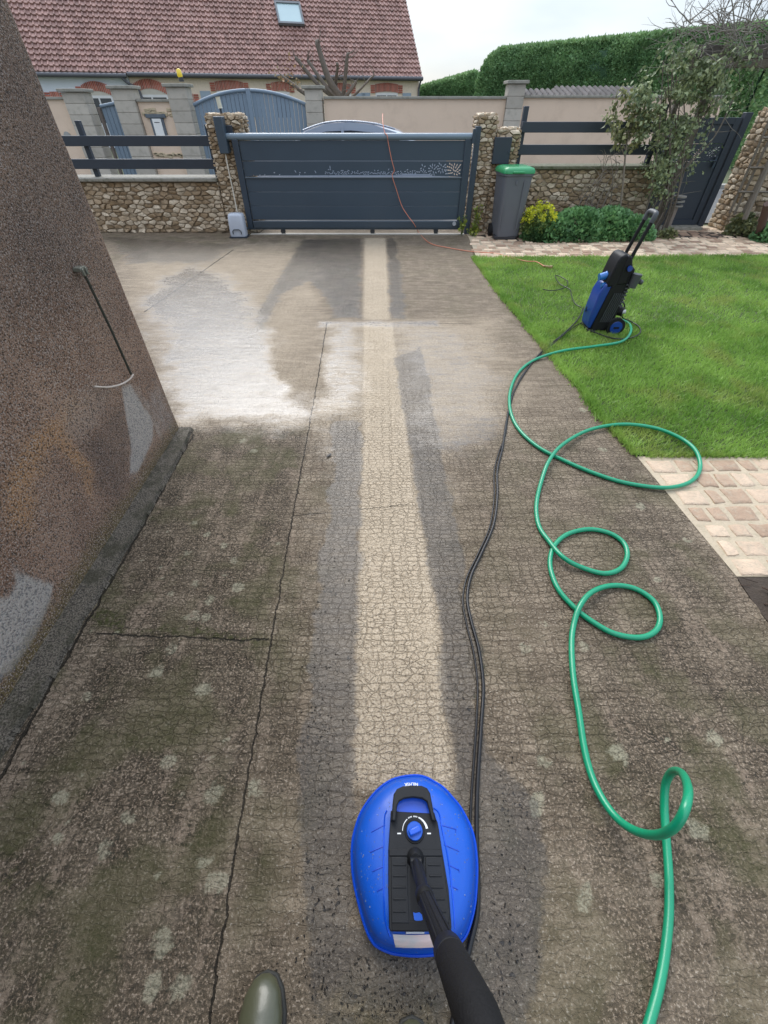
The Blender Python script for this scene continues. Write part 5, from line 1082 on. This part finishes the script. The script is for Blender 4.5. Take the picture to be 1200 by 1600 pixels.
# ------------------------------------------------------------------ pressure washer (front faces left)
pw = thing('pressure_washer', 'upright blue and black pressure washer with a long handle standing on the lawn', 'pressure washer', (2.12, 4.25, 0))
blu = surf('washer_blue', (.006, .045, .26), .35, .08, 5, coat=.3); kb = surf('washer_black', (.010, .010, .011), .5, .15, 8, .05, 200); kg = surf('washer_grey', (.06, .065, .07), .45)
def slab(pr, y0, y1, mat, name, bev=.012, parent=None):
    q = MB(); q.extr([(x, y0, z) for x, z in pr], (0, y1-y0, 0)); return obj(name, q, mat, parent or pw, bevel=bev, seg=3)
slab([(1.985, .05), (2.015, .04), (2.085, .40), (2.08, .44), (2.02, .44), (1.99, .36), (1.975, .15)], 4.155, 4.345, blu, 'front_cover', .02)
slab([(2.012, .025), (2.20, .03), (2.215, .16), (2.235, .42), (2.235, .56), (2.15, .62), (2.078, .44)], 4.145, 4.355, kb, 'body')
slab([(2.035, .41), (2.03, .47), (2.055, .62), (2.075, .665), (2.115, .68), (2.14, .66), (2.12, .43)], 4.148, 4.352, kb, 'hose_reel_cover', .018)
slab([(2.105, .43), (2.125, .67), (2.165, .665), (2.205, .57), (2.20, .44)], 4.14, 4.36, kb, 'reel_housing', .014)
q = MB()
for k in range(7): q.box((2.216, 4.25, .26+k*.03), (.035, .235, .010))
for k in range(6): q.box((2.10+k*.018, 4.142, .24), (.006, .012, .26), Matrix.Rotation(.18, 3, 'Y'))
obj('cooling_fin', q, kg, pw)
q = MB(); q.cyl((1.975, 4.24, .475), (2.04, 4.24, .49), .028, 18, .034); obj('knob', q, surf('knob_blue', (.02, .16, .5), .35, coat=.3), pw, smooth=True, bevel=.004)
q = MB(); q.cyl((2.0, 4.2, .42), (2.035, 4.2, .42), .022, 14); obj('switch', q, surf('switch_blue', (.02, .14, .42), .4), pw, smooth=True)
q = MB(); q.tube([(2.25, 4.13, .42), (2.26, 4.13, .53)], [.034, .042], 18); q.tube([(2.26, 4.13, .53), (2.26, 4.13, .525)], [.032, .03], 18); obj('lance_holder', q, kg, pw, smooth=True)
q = MB(); q.cyl((2.30, 4.13, .47), (2.325, 4.13, .46), .02, 12); obj('holder_clip', q, kg, pw, smooth=True)
for y in (4.185, 4.315):
    q = MB(); q.tube(crom([(2.15, y, .40), (2.175, y, .62), (2.215, y, .80), (2.245, y, .925)], 5), .0155, 10); obj('handle_tube', q, kb, pw, smooth=True)
q = MB(); q.tube(crom([(2.238, 4.185, .90), (2.25, 4.187, .945), (2.255, 4.205, .962), (2.255, 4.295, .962), (2.25, 4.313, .945), (2.238, 4.315, .90)], 5), .021, 12); obj('handle_grip', q, kg, pw, smooth=True)
q = MB(); q.cyl((2.165, 4.125, .575), (2.165, 4.11, .575), .022, 16); obj('handle_lock', q, blu, pw, smooth=True)
for s, y in ((-1, 4.145), (1, 4.355)):
    q = MB(); q.cyl((2.235, y, .072), (2.235, y+s*.035, .072), .072, 28); wo = obj('wheel', q, kb, pw, bevel=.012)
    q = MB(); q.cyl((2.235, y+s*.035, .072), (2.235, y+s*.043, .072), .052, 24); obj('hub', q, blu, wo, bevel=.004)
    q = MB(); q.box((2.235, y+s*.045, .072), (.05, .006, .016)); obj('spoke', q, kb, wo)
q = MB(); q.cyl((2.235, 4.19, .20), (2.275, 4.16, .20), .04, 16); q.cyl((2.25, 4.15, .13), (2.30, 4.13, .10), .02, 12); obj('water_inlet', q, kb, pw, smooth=True)
q = MB(); q.cyl((2.262, 4.155, .20), (2.29, 4.15, .205), .018, 12); obj('inlet_coupling', q, surf('coupling_grey', (.5, .5, .5), .35), pw, smooth=True)
q = MB(); q.box((2.03, 4.25, .02), (.07, .23, .035)); obj('foot', q, kb, pw, bevel=.008)

# ------------------------------------------------------------------ patio surface cleaner
pc = thing('surface_cleaner', 'bright blue oval patio cleaner head with a black top plate and dial', 'surface cleaner', tuple(G(648, 1360)))
Z2 = lambda zx, zy: (520+zx/3.81, 1180+zy/3.81)
outl = [(490, 122), (400, 133), (330, 160), (260, 215), (200, 290), (163, 355), (140, 420), (122, 490), (115, 560), (115, 640), (122, 720), (138, 810), (160, 900), (183, 985), (210, 1060), (232, 1100), (260, 1133), (330, 1168), (400, 1183), (480, 1190), (560, 1188), (640, 1178), (705, 1152), (755, 1115), (795, 1062), (825, 975), (845, 880), (853, 790), (857, 700), (855, 610), (845, 520), (828, 450), (800, 385), (755, 305), (700, 240), (655, 192), (600, 158), (550, 132)]
OP = [G(*Z2(*p), .035) for p in outl]; OP = crom(OP, 3, True); cc = G(*Z2(487, 640), .10); cc.z = 0
offs = [Vector((p.x-cc.x, p.y-cc.y, 0)) for p in OP]
def oring(s, z): return [(cc.x+o.x*s, cc.y+o.y*s, z) for o in offs][::-1]
PR = [(1.0, .010), (1.0, .030), (.985, .040), (.955, .050), (.945, .060), (.92, .072), (.86, .086), (.76, .097), (.60, .104), (.40, .108), (.2, .110), (.03, .110)]
pb = surf('cleaner_blue', (.001, .085, .50), .42, .04, 6, .03, 300, coat=.08)
q = MB(); q.rings([oring(s, z) for s, z in PR]); obj('housing', q, pb, pc, smooth=True)
q = MB(); q.rings([oring(.985, -.0), oring(.992, .014), oring(.97, .016)], False, False); obj('bristle_skirt', q, kb, pc)
q = MB(); q.tube([(cc.x+o.x*1.003, cc.y+o.y*1.003, .033) for o in offs], .0045, 6, closed=True); obj('rim', q, surf('rim_blue', (.003, .07, .55), .4), pc, smooth=True)
oa = np.array([math.atan2(o.y, o.x) for o in offs]); orr = np.array([o.length for o in offs]); od = np.argsort(oa); oa, orr = oa[od], orr[od]
PS = sorted(PR[2:]); 
def domez(x, y):
    a = math.atan2(y-cc.y, x-cc.x); R_ = np.interp(a, oa, orr, period=2*math.pi); s = math.hypot(x-cc.x, y-cc.y)/R_
    return float(np.interp(s, [p[0] for p in PS], [p[1] for p in PS]))
def D(zx, zy, up=0.0):                     # a point on the dome under this part of the housing
    z = .1
    for _ in range(4): p = G(*Z2(zx, zy), z+up); z = domez(p.x, p.y)
    return Vector((p.x, p.y, z+up))
# moulded chevrons and shoulder lines
for ln in ([(230, 457), (312, 413)], [(222, 578), (306, 540)], [(235, 692), (306, 660)], [(263, 810), (308, 786)], [(640, 415), (732, 440), (732, 458)], [(662, 532), (752, 572)], [(684, 650), (752, 684), (752, 696)], [(698, 776), (745, 800)]):
    P = []
    for i in range(len(ln)-1):
        for k in range(6): f = k/5; P.append(D(ln[i][0]*(1-f)+ln[i+1][0]*f, ln[i][1]*(1-f)+ln[i+1][1]*f, .0004))
    q = MB(); q.tube(P, .0014, 6); obj('moulded_line', q, surf('line_blue', (.002, .05, .45), .4), pc, smooth=True)
for ln in ([(322, 330), (308, 370), (304, 520), (302, 700), (305, 900), (312, 985), (340, 1080)], [(600, 315), (632, 345), (650, 440), (690, 640), (712, 830), (725, 1000), (722, 1100)]):
    q = MB(); q.tube(crom([D(x, y, .0004) for x, y in ln], 5), .0022, 6); obj('shoulder', q, surf('shoulder_blue', (.003, .08, .62), .35), pc, smooth=True)
TP = .116
kp = surf('plate_black', (.012, .013, .015), .5, .08, 10, .08, 350)
kd = surf('plate_recess', (.006, .006, .007), .55)
def pp(L, z): return [tuple(G(*Z2(x, y), z))[:2] for x, y in L]
q = MB(); q.prism(pp([(345, 330), (375, 325), (385, 335), (570, 345), (600, 345), (625, 400), (650, 560), (690, 800), (708, 1030), (690, 1050), (345, 1050), (335, 1030), (330, 800), (330, 560)], TP), .100, TP); tp_ = obj('top_plate', q, kp, pc, bevel=.002)
q = MB(); q.prism(pp([(336, 560), (648, 560), (655, 600), (336, 600)], TP+.004), TP, TP+.003); obj('ridge', q, kp, tp_, bevel=.0015)
# raised pads with treads
for pts_, xa, xb in (([(347, 605), (445, 605), (447, 820), (455, 1000), (350, 1000)], 358, 437), ([(552, 605), (650, 605), (672, 750), (697, 940), (690, 1000), (560, 1000)], 566, 640)):
    q = MB(); q.prism(pp(pts_, TP+.004), TP, TP+.004); pd = obj('foot_pad', q, kp, tp_, bevel=.0015)
    for k, y in enumerate((652, 718, 786, 856, 930)):
        sh = 0 if xa < 400 else k*9
        q = MB(); q.prism(pp([(xa+sh, y-5), (xb+sh, y-5), (xb+sh, y+5), (xa+sh, y+5)], TP+.006), TP+.004, TP+.0062); obj('tread', q, kp, pd, bevel=.0008)
# slot with the blue floor
q = MB(); q.prism(pp([(458, 700), (470, 610), (520, 600), (540, 640), (545, 900), (538, 985), (510, 998), (480, 985), (466, 940)], TP), TP+.0004, TP+.0008); obj('slot', q, kd, tp_)
q = MB(); q.prism(pp([(478, 935), (492, 940), (515, 935), (530, 950), (535, 980), (510, 993), (485, 980)], TP), TP+.0008, TP+.0014); obj('slot_floor', q, pb, tp_)
q = MB(); q.prism(pp([(350, 985), (690, 985), (700, 1045), (352, 1045)], TP+.004), TP, TP+.0025); obj('hinge_bar', q, kd, tp_, bevel=.001)
# carrying handle
ho = [(353, 345), (355, 290), (362, 232), (382, 200), (415, 184), (470, 178), (530, 181), (562, 195), (580, 225), (592, 290), (602, 345), (612, 390), (590, 390), (572, 320), (560, 275), (530, 256), (480, 249), (425, 256), (395, 272), (383, 300), (374, 390), (350, 390)]
q = MB(); q.prism(pp(ho, .138), .124, .138); obj('carry_handle', q, kp, pc, bevel=.003)
for P_ in ([(350, 340), (376, 340), (374, 392), (345, 392)], [(578, 345), (603, 345), (616, 392), (590, 392)]):
    q = MB(); q.prism(pp(P_, .12), .10, .128); obj('handle_foot', q, kd, pc, bevel=.001)
q = MB(); q.prism(pp([(385, 278), (425, 258), (480, 252), (530, 258), (560, 278), (572, 345), (380, 335)], .112), .095, .1105); obj('handle_recess', q, surf('recess_blue', (.003, .08, .6), .35, coat=.3), pc)
# dial
dc = G(*Z2(487, 452), TP+.004); 
q = MB(); q.tube([(dc.x, dc.y, TP), (dc.x, dc.y, TP+.003)], [.0285, .0275], 40); obj('dial_ring', q, kd, tp_, smooth=True)
q = MB(); q.tube([(dc.x, dc.y, TP+.003), (dc.x, dc.y, TP+.008), (dc.x, dc.y, TP+.0095)], [.0225, .0225, .021], 40); dl = obj('dial', q, pb, tp_, smooth=True)
q = MB(); q.box((dc.x, dc.y, TP+.0135), (.036, .017, .010), Matrix.Rotation(math.radians(22), 3, 'Z')); obj('dial_grip', q, surf('grip_blue', (.003, .09, .62), .35, coat=.3), dl, bevel=.004)
wht = surf('print_white', (.78, .80, .80), .5)
def arc(r0, r1, a0, a1, z=TP):
    q = MB(); n = 16; V_ = []
    for k in range(n+1):
        a = math.radians(a0+(a1-a0)*k/n)
        f0 = r0[0]+(r0[1]-r0[0])*k/n; f1 = r1[0]+(r1[1]-r1[0])*k/n
        V_ += [(dc.x+f0*math.cos(a), dc.y+f0*math.sin(a), z+.0006), (dc.x+f1*math.cos(a), dc.y+f1*math.sin(a), z+.0006)]
    q.add(V_, [[2*i, 2*i+1, 2*i+3, 2*i+2] for i in range(n)]); return q
obj('print_arc', arc((.0335, .0335), (.0400, .0365), 10, 68), wht, tp_)
obj('print_arc', arc((.0335, .0335), (.0355, .0350), 125, 178), wht, tp_)
for a0 in (74, 100):                       # the small printed words over the dial, too small to read
    for k in range(5): obj('print_mark', arc((.0335, .0335), (.0365, .0365), a0+k*4, a0+k*4+2.6), wht, tp_)
for x in (395, 573):
    q = MB(); q.prism(pp([(x-11, 462), (x+11, 462), (x+11, 470), (x-11, 470)], TP+.0006), TP+.0003, TP+.0007); obj('print_tick', q, wht, tp_)
# clear label window at the back
m, t, b, co = newmat('label_pearl'); c = MIX(t, STEP(t, NOISE(t, co, 16, 2), .4, .65), (.62, .60, .59), (.80, .62, .58)); t.links.new(c, b.inputs['Base Color']); b.inputs['Roughness'].default_value = .18
Vl, Fl = [], []
for j in range(9):
    for i in range(17):
        f, g_ = i/16, j/8; xa = 357+(373-357)*g_; xb = 592+(606-592)*g_; p = D(xa+(xb-xa)*f, 1066+g_*78+4*math.sin(f*math.pi), .0016); Vl.append(tuple(p))
        if i < 16 and j < 8: k = j*17+i; Fl.append([k, k+17, k+18, k+1])
obj('label_window', (np.array(Vl), Fl, None), m, pc, smooth=True)
q = MB(); q.prism(pp([(435, 1050), (545, 1050), (545, 1064), (435, 1064)], .112), .095, .114); obj('catch', q, surf('catch_grey', (.35, .38, .42), .3), pc, bevel=.001)
# maker's lettering on the front, reading from the far side
def text3(body, size):
    cu = bpy.data.curves.new('t', 'FONT'); cu.body = body; cu.size = size; cu.align_x = 'CENTER'; cu.align_y = 'CENTER'; cu.space_character = 1.05; cu.offset = size*.018
    o = link(bpy.data.objects.new('t', cu)); me = bpy.data.meshes.new_from_object(o.evaluated_get(bpy.context.evaluated_depsgraph_get())); bpy.data.objects.remove(o)
    V_ = [tuple(v.co) for v in me.vertices]; F_ = [list(p.vertices) for p in me.polygons]; return V_, F_
V_, F_ = text3('NILFISK', .0155); tcn = D(467, 172); V2 = []
tx_ = [v[0] for v in V_]; wdt = max(tx_)-min(tx_); scx = .0425/wdt
for x, y, z in V_:
    X = tcn.x-x*scx; off = -(x*scx)**2*3.0; Yw = tcn.y-y*.9+off; V2.append((X, Yw, domez(X, Yw)+.0012))
obj('lettering', (np.array(V2), F_, None), wht, pc)
rs = random.Random(55); q = MB()
for k in range(260):
    a = rs.uniform(0, 6.283); rr_ = rs.uniform(.35, .98); R_ = float(np.interp(math.atan2(math.sin(a), math.cos(a)), oa, orr, period=2*math.pi)); x = cc.x+math.cos(a)*R_*rr_; y = cc.y+math.sin(a)*R_*rr_
    z = domez(x, y); r_w = rs.choice([.0008, .001, .0014, .002]); q.rings([[(x+r_w*f*math.cos(j*.785), y+r_w*f*math.sin(j*.785), z+r_w*h_) for j in range(8)] for f, h_ in ((1, -.1), (.9, .3), (.5, .55), (.1, .62))])
wd_m, t, b, co = newmat('water_drop'); b.inputs['Base Color'].default_value = (.75, .8, .85, 1); b.inputs['Roughness'].default_value = .05; b.inputs['Transmission Weight'].default_value = .85; b.inputs['IOR'].default_value = 1.33
tag(obj('water_droplets', q, wd_m, pc, smooth=True), kind='stuff')
q = MB()
for k in range(800):
    if k % 2: u, v = rs.gauss(505, 24), rs.uniform(850, 1560)
    else: u, v = (rs.gauss(790, 30), rs.uniform(1150, 1580)) if k % 4 else (rs.gauss(600, 60), rs.uniform(1490, 1600))
    p_ = G(u, v); r_w = rs.choice([.0007, .001, .0014, .0022]); q.tint = rs.random(); e_ = rs.uniform(1, 2); a0 = rs.uniform(0, 3.1)
    q.rings([[(p_.x+r_w*f*(e_*math.cos(j*1.05)*math.cos(a0)-math.sin(j*1.05)*math.sin(a0)), p_.y+r_w*f*(e_*math.cos(j*1.05)*math.sin(a0)+math.sin(j*1.05)*math.cos(a0)), r_w*h_+.002) for j in range(6)] for f, h_ in ((1, -.6), (.9, .3), (.5, .7))])
tag(obj('washed_grit', q, surf('wet_grit', (.018, .015, .011), .3, .4, 30, tint=.6)), 'fine dark wet grit scattered over the washed concrete around the cleaner', 'grit', kind='stuff')
# swivel joint
sj = G(*Z2(495, 640), .135)
q = MB(); q.tube([(sj.x, sj.y+.012, TP), (sj.x, sj.y+.012, TP+.012), (sj.x, sj.y+.008, TP+.022)], [.024, .021, .012], 24); obj('swivel_socket', q, kp, pc, smooth=True)
q = MB(); q.cyl((sj.x-.016, sj.y, TP+.022), (sj.x+.016, sj.y, TP+.022), .012, 18); obj('swivel_pin', q, kp, pc, bevel=.002)
# lance held by the photographer
def cpoint(u, v, dep):
    r_ = ray(u, v); return Vector((r_[0]*dep, r_[1]*dep, CH+r_[2]*dep))
ln_ = thing('spray_lance', 'black extension lance rising from the patio cleaner swivel towards the photographer', 'lance', tuple(sj))
L0 = cpoint(*Z2(497, 640), 1.10); L1 = cpoint(*Z2(545, 835), .955); L2 = cpoint(*Z2(690, 1170), .76); L3 = cpoint(746, 1590, .56); L4 = cpoint(790, 1720, .50)
def W_(px, dep): return px/2/FPX*dep/1.0
q = MB(); q.tube(crom([L0, L0*.6+L1*.4, L1], 4), [.0105, .0100, .011, .012, .013, .0135, .0135, .0135, .0135][:len(crom([L0, L0*.6+L1*.4, L1], 4))], 16); obj('swivel_arm', q, kp, ln_, smooth=True)
for s in (-1, 1):
    q = MB(); q.tube([L0+Vector((s*.012, 0, -.004)), L0*.5+L1*.5+Vector((s*.012, 0, 0)), L1+Vector((s*.006, 0, 0))], [.004, .004, .004], 8); obj('yoke', q, kp, ln_, smooth=True)
ax = (L2-L1).normalized()
q = MB(); q.tube([L1-ax*.012, L1-ax*.008, L1+ax*.012, L1+ax*.02], [.013, .0195, .0205, .017], 24); obj('collar', q, kp, ln_, smooth=True)
q = MB(); q.tube([L1+ax*.016, L1*.5+L2*.5, L2], [.0165, .0175, .0205], 20); tb = obj('tube', q, kp, ln_, smooth=True)
sd = ax.orthogonal().normalized(); s2 = ax.cross(sd)
for k in range(8):
    a = 2*math.pi*k/8+.2; dv = sd*math.cos(a)+s2*math.sin(a)
    q = MB(); q.tube([L1+ax*.022+dv*.0165, (L1+L2)*.5+dv*.0178, L2-ax*.008+dv*.0205], .0026, 6); obj('rib', q, kp, tb, smooth=True)
a2 = (L3-L2).normalized()
q = MB(); q.tube([L2-a2*.012, L2-a2*.006, L2+a2*.03, L2+a2*.035, L2+a2*.036], [.0215, .0275, .0285, .0285, .026], 28); obj('grip_collar', q, kp, ln_, smooth=True)
q = MB(); R_ = [L2+a2*.034, L2+a2*.04, L2*.5+L3*.5, L3, L4]; q.tube(R_, [.0265, .0285, .0300, .0315, .0315], 28); obj('foam_grip', q, surf('foam_black', (.010, .010, .011), .75, .1, 10, .25, 220), ln_, smooth=True)
L5 = L4+(L4-L3).normalized()*.06; q = MB(); q.tube([L4, L5, L5+Vector((.03, -.10, .02)), L5+Vector((.05, -.19, -.01))], [.026, .025, .02, .02], 18); obj('spray_gun', q, kp, ln_, smooth=True)
q = MB(); q.tube(crom([L5+Vector((.05, -.19, -.01)), L5+Vector((.07, -.24, -.2)), Vector((.25, -.5, .2)), Vector((.22, -.45, .012)), Vector((.16, -.3, .012)), G(690, 1700, .012)], 6), .0072, 10); obj('hose_tail', q, blk, ln_, smooth=True)

# ------------------------------------------------------------------ the photographer: body, clothes, boots
def skinned(name, pts, edges, rad, mat, parent, sub=2, root=0):
    me = bpy.data.meshes.new(name); me.from_pydata([tuple(p) for p in pts], edges, []); me.update()
    o = link(bpy.data.objects.new('tmp', me)); sk = o.modifiers.new('s', 'SKIN'); sk.use_smooth_shade = True
    for i, v in enumerate(me.skin_vertices[0].data):
        r_ = rad[i]; v.radius = r_ if isinstance(r_, tuple) else (r_, r_); v.use_root = (i == root)
    sb = o.modifiers.new('u', 'SUBSURF'); sb.levels = sub; sb.render_levels = sub
    e = o.evaluated_get(bpy.context.evaluated_depsgraph_get()); m2 = bpy.data.meshes.new_from_object(e)
    V_ = [tuple(v.co) for v in m2.vertices]; F_ = [list(p.vertices) for p in m2.polygons]
    bpy.data.objects.remove(o); return obj(name, (np.array(V_), F_, None), mat, parent, smooth=True)
pr = thing('person', 'person in olive rubber boots, only the boot tips showing at the bottom edge', 'person', (-.12, -.4, 0))
skin_m = surf('skin', (.55, .34, .25), .5, .06, 30, sss=.05); jk = surf('jacket_navy', (.03, .035, .045), .8, .15, 20, .3, 120); tr_m = surf('trouser_dark', (.035, .036, .04), .85, .15, 20, .3, 120)
bp = []; be_ = []; brd = []
def bv(p, r_, par_=None):
    bp.append(p); brd.append(r_); i = len(bp)-1
    if par_ is not None: be_.append((par_, i))
    return i
pel = bv((-.12, -.46, .92), .115); w1 = bv((-.12, -.465, 1.10), .110, pel); chv = bv((-.12, -.48, 1.32), .118, w1); nk = bv((-.12, -.47, 1.47), .055, chv); n2 = bv((-.12, -.455, 1.54), .055, nk)
hd1 = bv((-.12, -.445, 1.60), .078, n2); hd2 = bv((-.12, -.45, 1.68), .086, hd1); hd3 = bv((-.12, -.455, 1.735), .06, hd2)
for sx_, hip, kn, an_, ft in ((-1, (-.21, -.44, .86), (-.27, -.36, .50), (-.30, -.285, .10), (-.30, -.16, .055)), (1, (-.03, -.45, .86), (.02, -.42, .50), (.065, -.365, .10), (.065, -.24, .055))):
    a_ = bv(hip, .085, pel); a_ = bv(kn, .058, a_); a_ = bv(an_, .036, a_); bv(ft, .032, a_)
def hand(wr, wi, dirv, side, nrm, curl):
    d_ = Vector(dirv).normalized(); s_ = Vector(side).normalized(); n_ = Vector(nrm).normalized(); w0 = Vector(wr)
    pm_ = bv(tuple(w0+d_*.045), (.030, .015), wi)
    for k, (o_, L_) in enumerate(((-.028, .072), (-.010, .080), (.009, .075), (.027, .060))):
        b0_ = w0+d_*.085+s_*o_; i = bv(tuple(b0_), .0095, pm_); p_ = b0_; ang = .35
        for seg_ in (.45, .32, .23):
            dd_ = d_*math.cos(ang)+n_*math.sin(ang); p_ = p_+dd_*L_*seg_; i = bv(tuple(p_), .0085 if seg_ > .3 else .0075, i); ang += curl
    tb_ = w0+d_*.03-s_*.036+n_*.012; i = bv(tuple(tb_), .012, pm_); tb_ = tb_+(d_*.6-s_*.4+n_*.6).normalized()*.035; i = bv(tuple(tb_), .010, i); bv(tuple(tb_+(d_*.6+s_*.2+n_*.7).normalized()*.028), .0085, i)
armR = [(.07, -.48, 1.40), (.19, -.52, 1.13), (.20, -.37, .90)]; armL = [(-.31, -.48, 1.40), (-.36, -.36, 1.20), (-.16, -.13, 1.43)]
i = bv(armR[0], .062, chv); i = bv(armR[1], .043, i); i = bv(armR[2], .027, i); hand(armR[2], i, (-.10, .65, -.72), (.95, .1, -.1), (0, -.7, -.72), .75)
i = bv(armL[0], .062, chv); i = bv(armL[1], .043, i); i = bv(armL[2], .027, i); hand(armL[2], i, (.55, .35, .76), (.55, .5, -.6), (.3, -.75, .2), .4)
skinned('body', bp, be_, brd, skin_m, pr)
def sub_(P, r_): return r_
J = [(-.12, -.46, .80), (-.12, -.465, 1.10), (-.12, -.48, 1.32), (-.12, -.475, 1.45), armR[0], ((.07+.19)/2, -.50, 1.27), armR[1], (.197, -.42, .985), (.199, -.385, .93), armL[0], (-.335, -.42, 1.30), armL[1], (-.24, -.22, 1.33), (-.185, -.16, 1.40)]
skinned('jacket', J, [(0, 1), (1, 2), (2, 3), (2, 4), (4, 5), (5, 6), (6, 7), (7, 8), (2, 9), (9, 10), (10, 11), (11, 12), (12, 13)], [.175, .165, .160, .080, .085, .068, .062, .048, .044, .085, .068, .062, .050, .044], jk, pr, root=2)
skinned('trousers', [(-.12, -.46, 1.02), (-.12, -.46, .88), (-.21, -.44, .80), (-.27, -.37, .50), (-.298, -.30, .16), (-.03, -.45, .80), (.02, -.42, .50), (.063, -.375, .16)], [(0, 1), (1, 2), (2, 3), (3, 4), (1, 5), (5, 6), (6, 7)], [.145, .15, .115, .085, .062, .115, .085, .062], tr_m, pr, root=1)
skinned('hair', [(-.12, -.475, 1.62), (-.12, -.475, 1.71), (-.12, -.46, 1.765)], [(0, 1), (1, 2)], [.088, .094, .06], surf('hair_brown', (.05, .03, .02), .7, .3, 60, .4), pr)
for sx_ in (-1, 1):
    q = MB(); q.tube([(-.12+sx_*.031, -.372, 1.665), (-.12+sx_*.031, -.364, 1.665)], [.013, .009], 12); obj('eye', q, surf('eye', (.6, .58, .55), .2), pr, smooth=True)
    q = MB(); q.tube([(-.12+sx_*.092, -.44, 1.625), (-.12+sx_*.100, -.45, 1.65), (-.12+sx_*.094, -.455, 1.675)], [.008, .014, .008], 8); obj('ear', q, skin_m, pr, smooth=True)
q = MB(); q.tube([(-.12, -.372, 1.672), (-.12, -.355, 1.638), (-.12, -.365, 1.628)], [.006, .013, .009], 10); obj('nose', q, skin_m, pr, smooth=True)
q = MB(); q.tube([(-.145, -.377, 1.603), (-.12, -.366, 1.600), (-.095, -.377, 1.603)], [.003, .0065, .003], 8); obj('mouth', q, surf('lips', (.45, .2, .17), .5), pr, smooth=True)
bt = surf('boot_olive', (.075, .078, .045), .32, .12, 5, .05, 120, coat=.25); slm = surf('boot_sole', (.03, .03, .025), .7)
def boot(tipx, tipy, lab, ang):
    par = link(bpy.data.objects.new('rubber_boot', None)); par.parent = pr; par.empty_display_size = .1; ORI[par] = ORI[pr]
    rot = Matrix.Rotation(ang, 3, 'Z'); T = lambda x, y, z: (rot @ Vector((x, y, 0)))+Vector((tipx, tipy, z))
    def fr(y, wl, zt, zb=.022, dx=0, n=24):
        R_ = []
        for k in range(n):
            a = 2*math.pi*k/n; c_, s_ = math.cos(a), math.sin(a)
            R_.append(T(dx+wl*c_, y, zb+(zt-zb)*(.5+.5*math.copysign(abs(s_)**.8, s_)) if s_ > 0 else zb+(zt-zb)*(.5+.5*math.copysign(abs(s_)**.45, s_))))
        return R_
    secs = [fr(-.002, .010, .045, .03), fr(-.012, .028, .060), fr(-.035, .043, .072), fr(-.07, .051, .080), (fr(-.11, .053, .088)), fr(-.15, .050, .105), fr(-.18, .047, .13)]
    q = MB(); q.rings(secs, True, False)
    n = 24; sh = []
    for z, cy, rx, ry in ((.14, -.215, .046, .062), (.19, -.225, .048, .056), (.26, -.228, .056, .062), (.36, -.228, .062, .068), (.37, -.228, .060, .066), (.36, -.228, .056, .062)):
        sh.append([T(rx*math.cos(2*math.pi*k/n), cy+ry*math.sin(2*math.pi*k/n), z) for k in range(n)])
    low = [T(.044*math.cos(2*math.pi*k/n), -.225+.055*math.sin(2*math.pi*k/n), .022) for k in range(n)]
    q.rings([low, [T(.046*math.cos(2*math.pi*k/n), -.222+.062*math.sin(2*math.pi*k/n), .07) for k in range(n)]]+sh, True, False)
    obj('upper', q, bt, par, smooth=True)
    out_ = [(0, .004), (.025, -.004), (.042, -.028), (.053, -.07), (.054, -.12), (.046, -.17), (.046, -.25), (.030, -.285), (0, -.292)]
    out_ = out_+[(-x, y) for x, y in out_[1:-1][::-1]]
    q = MB(); q.prism([tuple(T(x*1.04, y, 0))[:2] for x, y in out_], .0, .024); obj('sole', q, slm, par, bevel=.004)
tL = G(414, 1519, .05); boot(tL.x, tL.y, 'olive green rubber boot toe at the bottom edge, left of the patio cleaner', .06)
tR = G(645, 1592, .05); boot(tR.x, tR.y, 'olive rubber boot tip just showing at the bottom edge, below the patio cleaner', -.05)
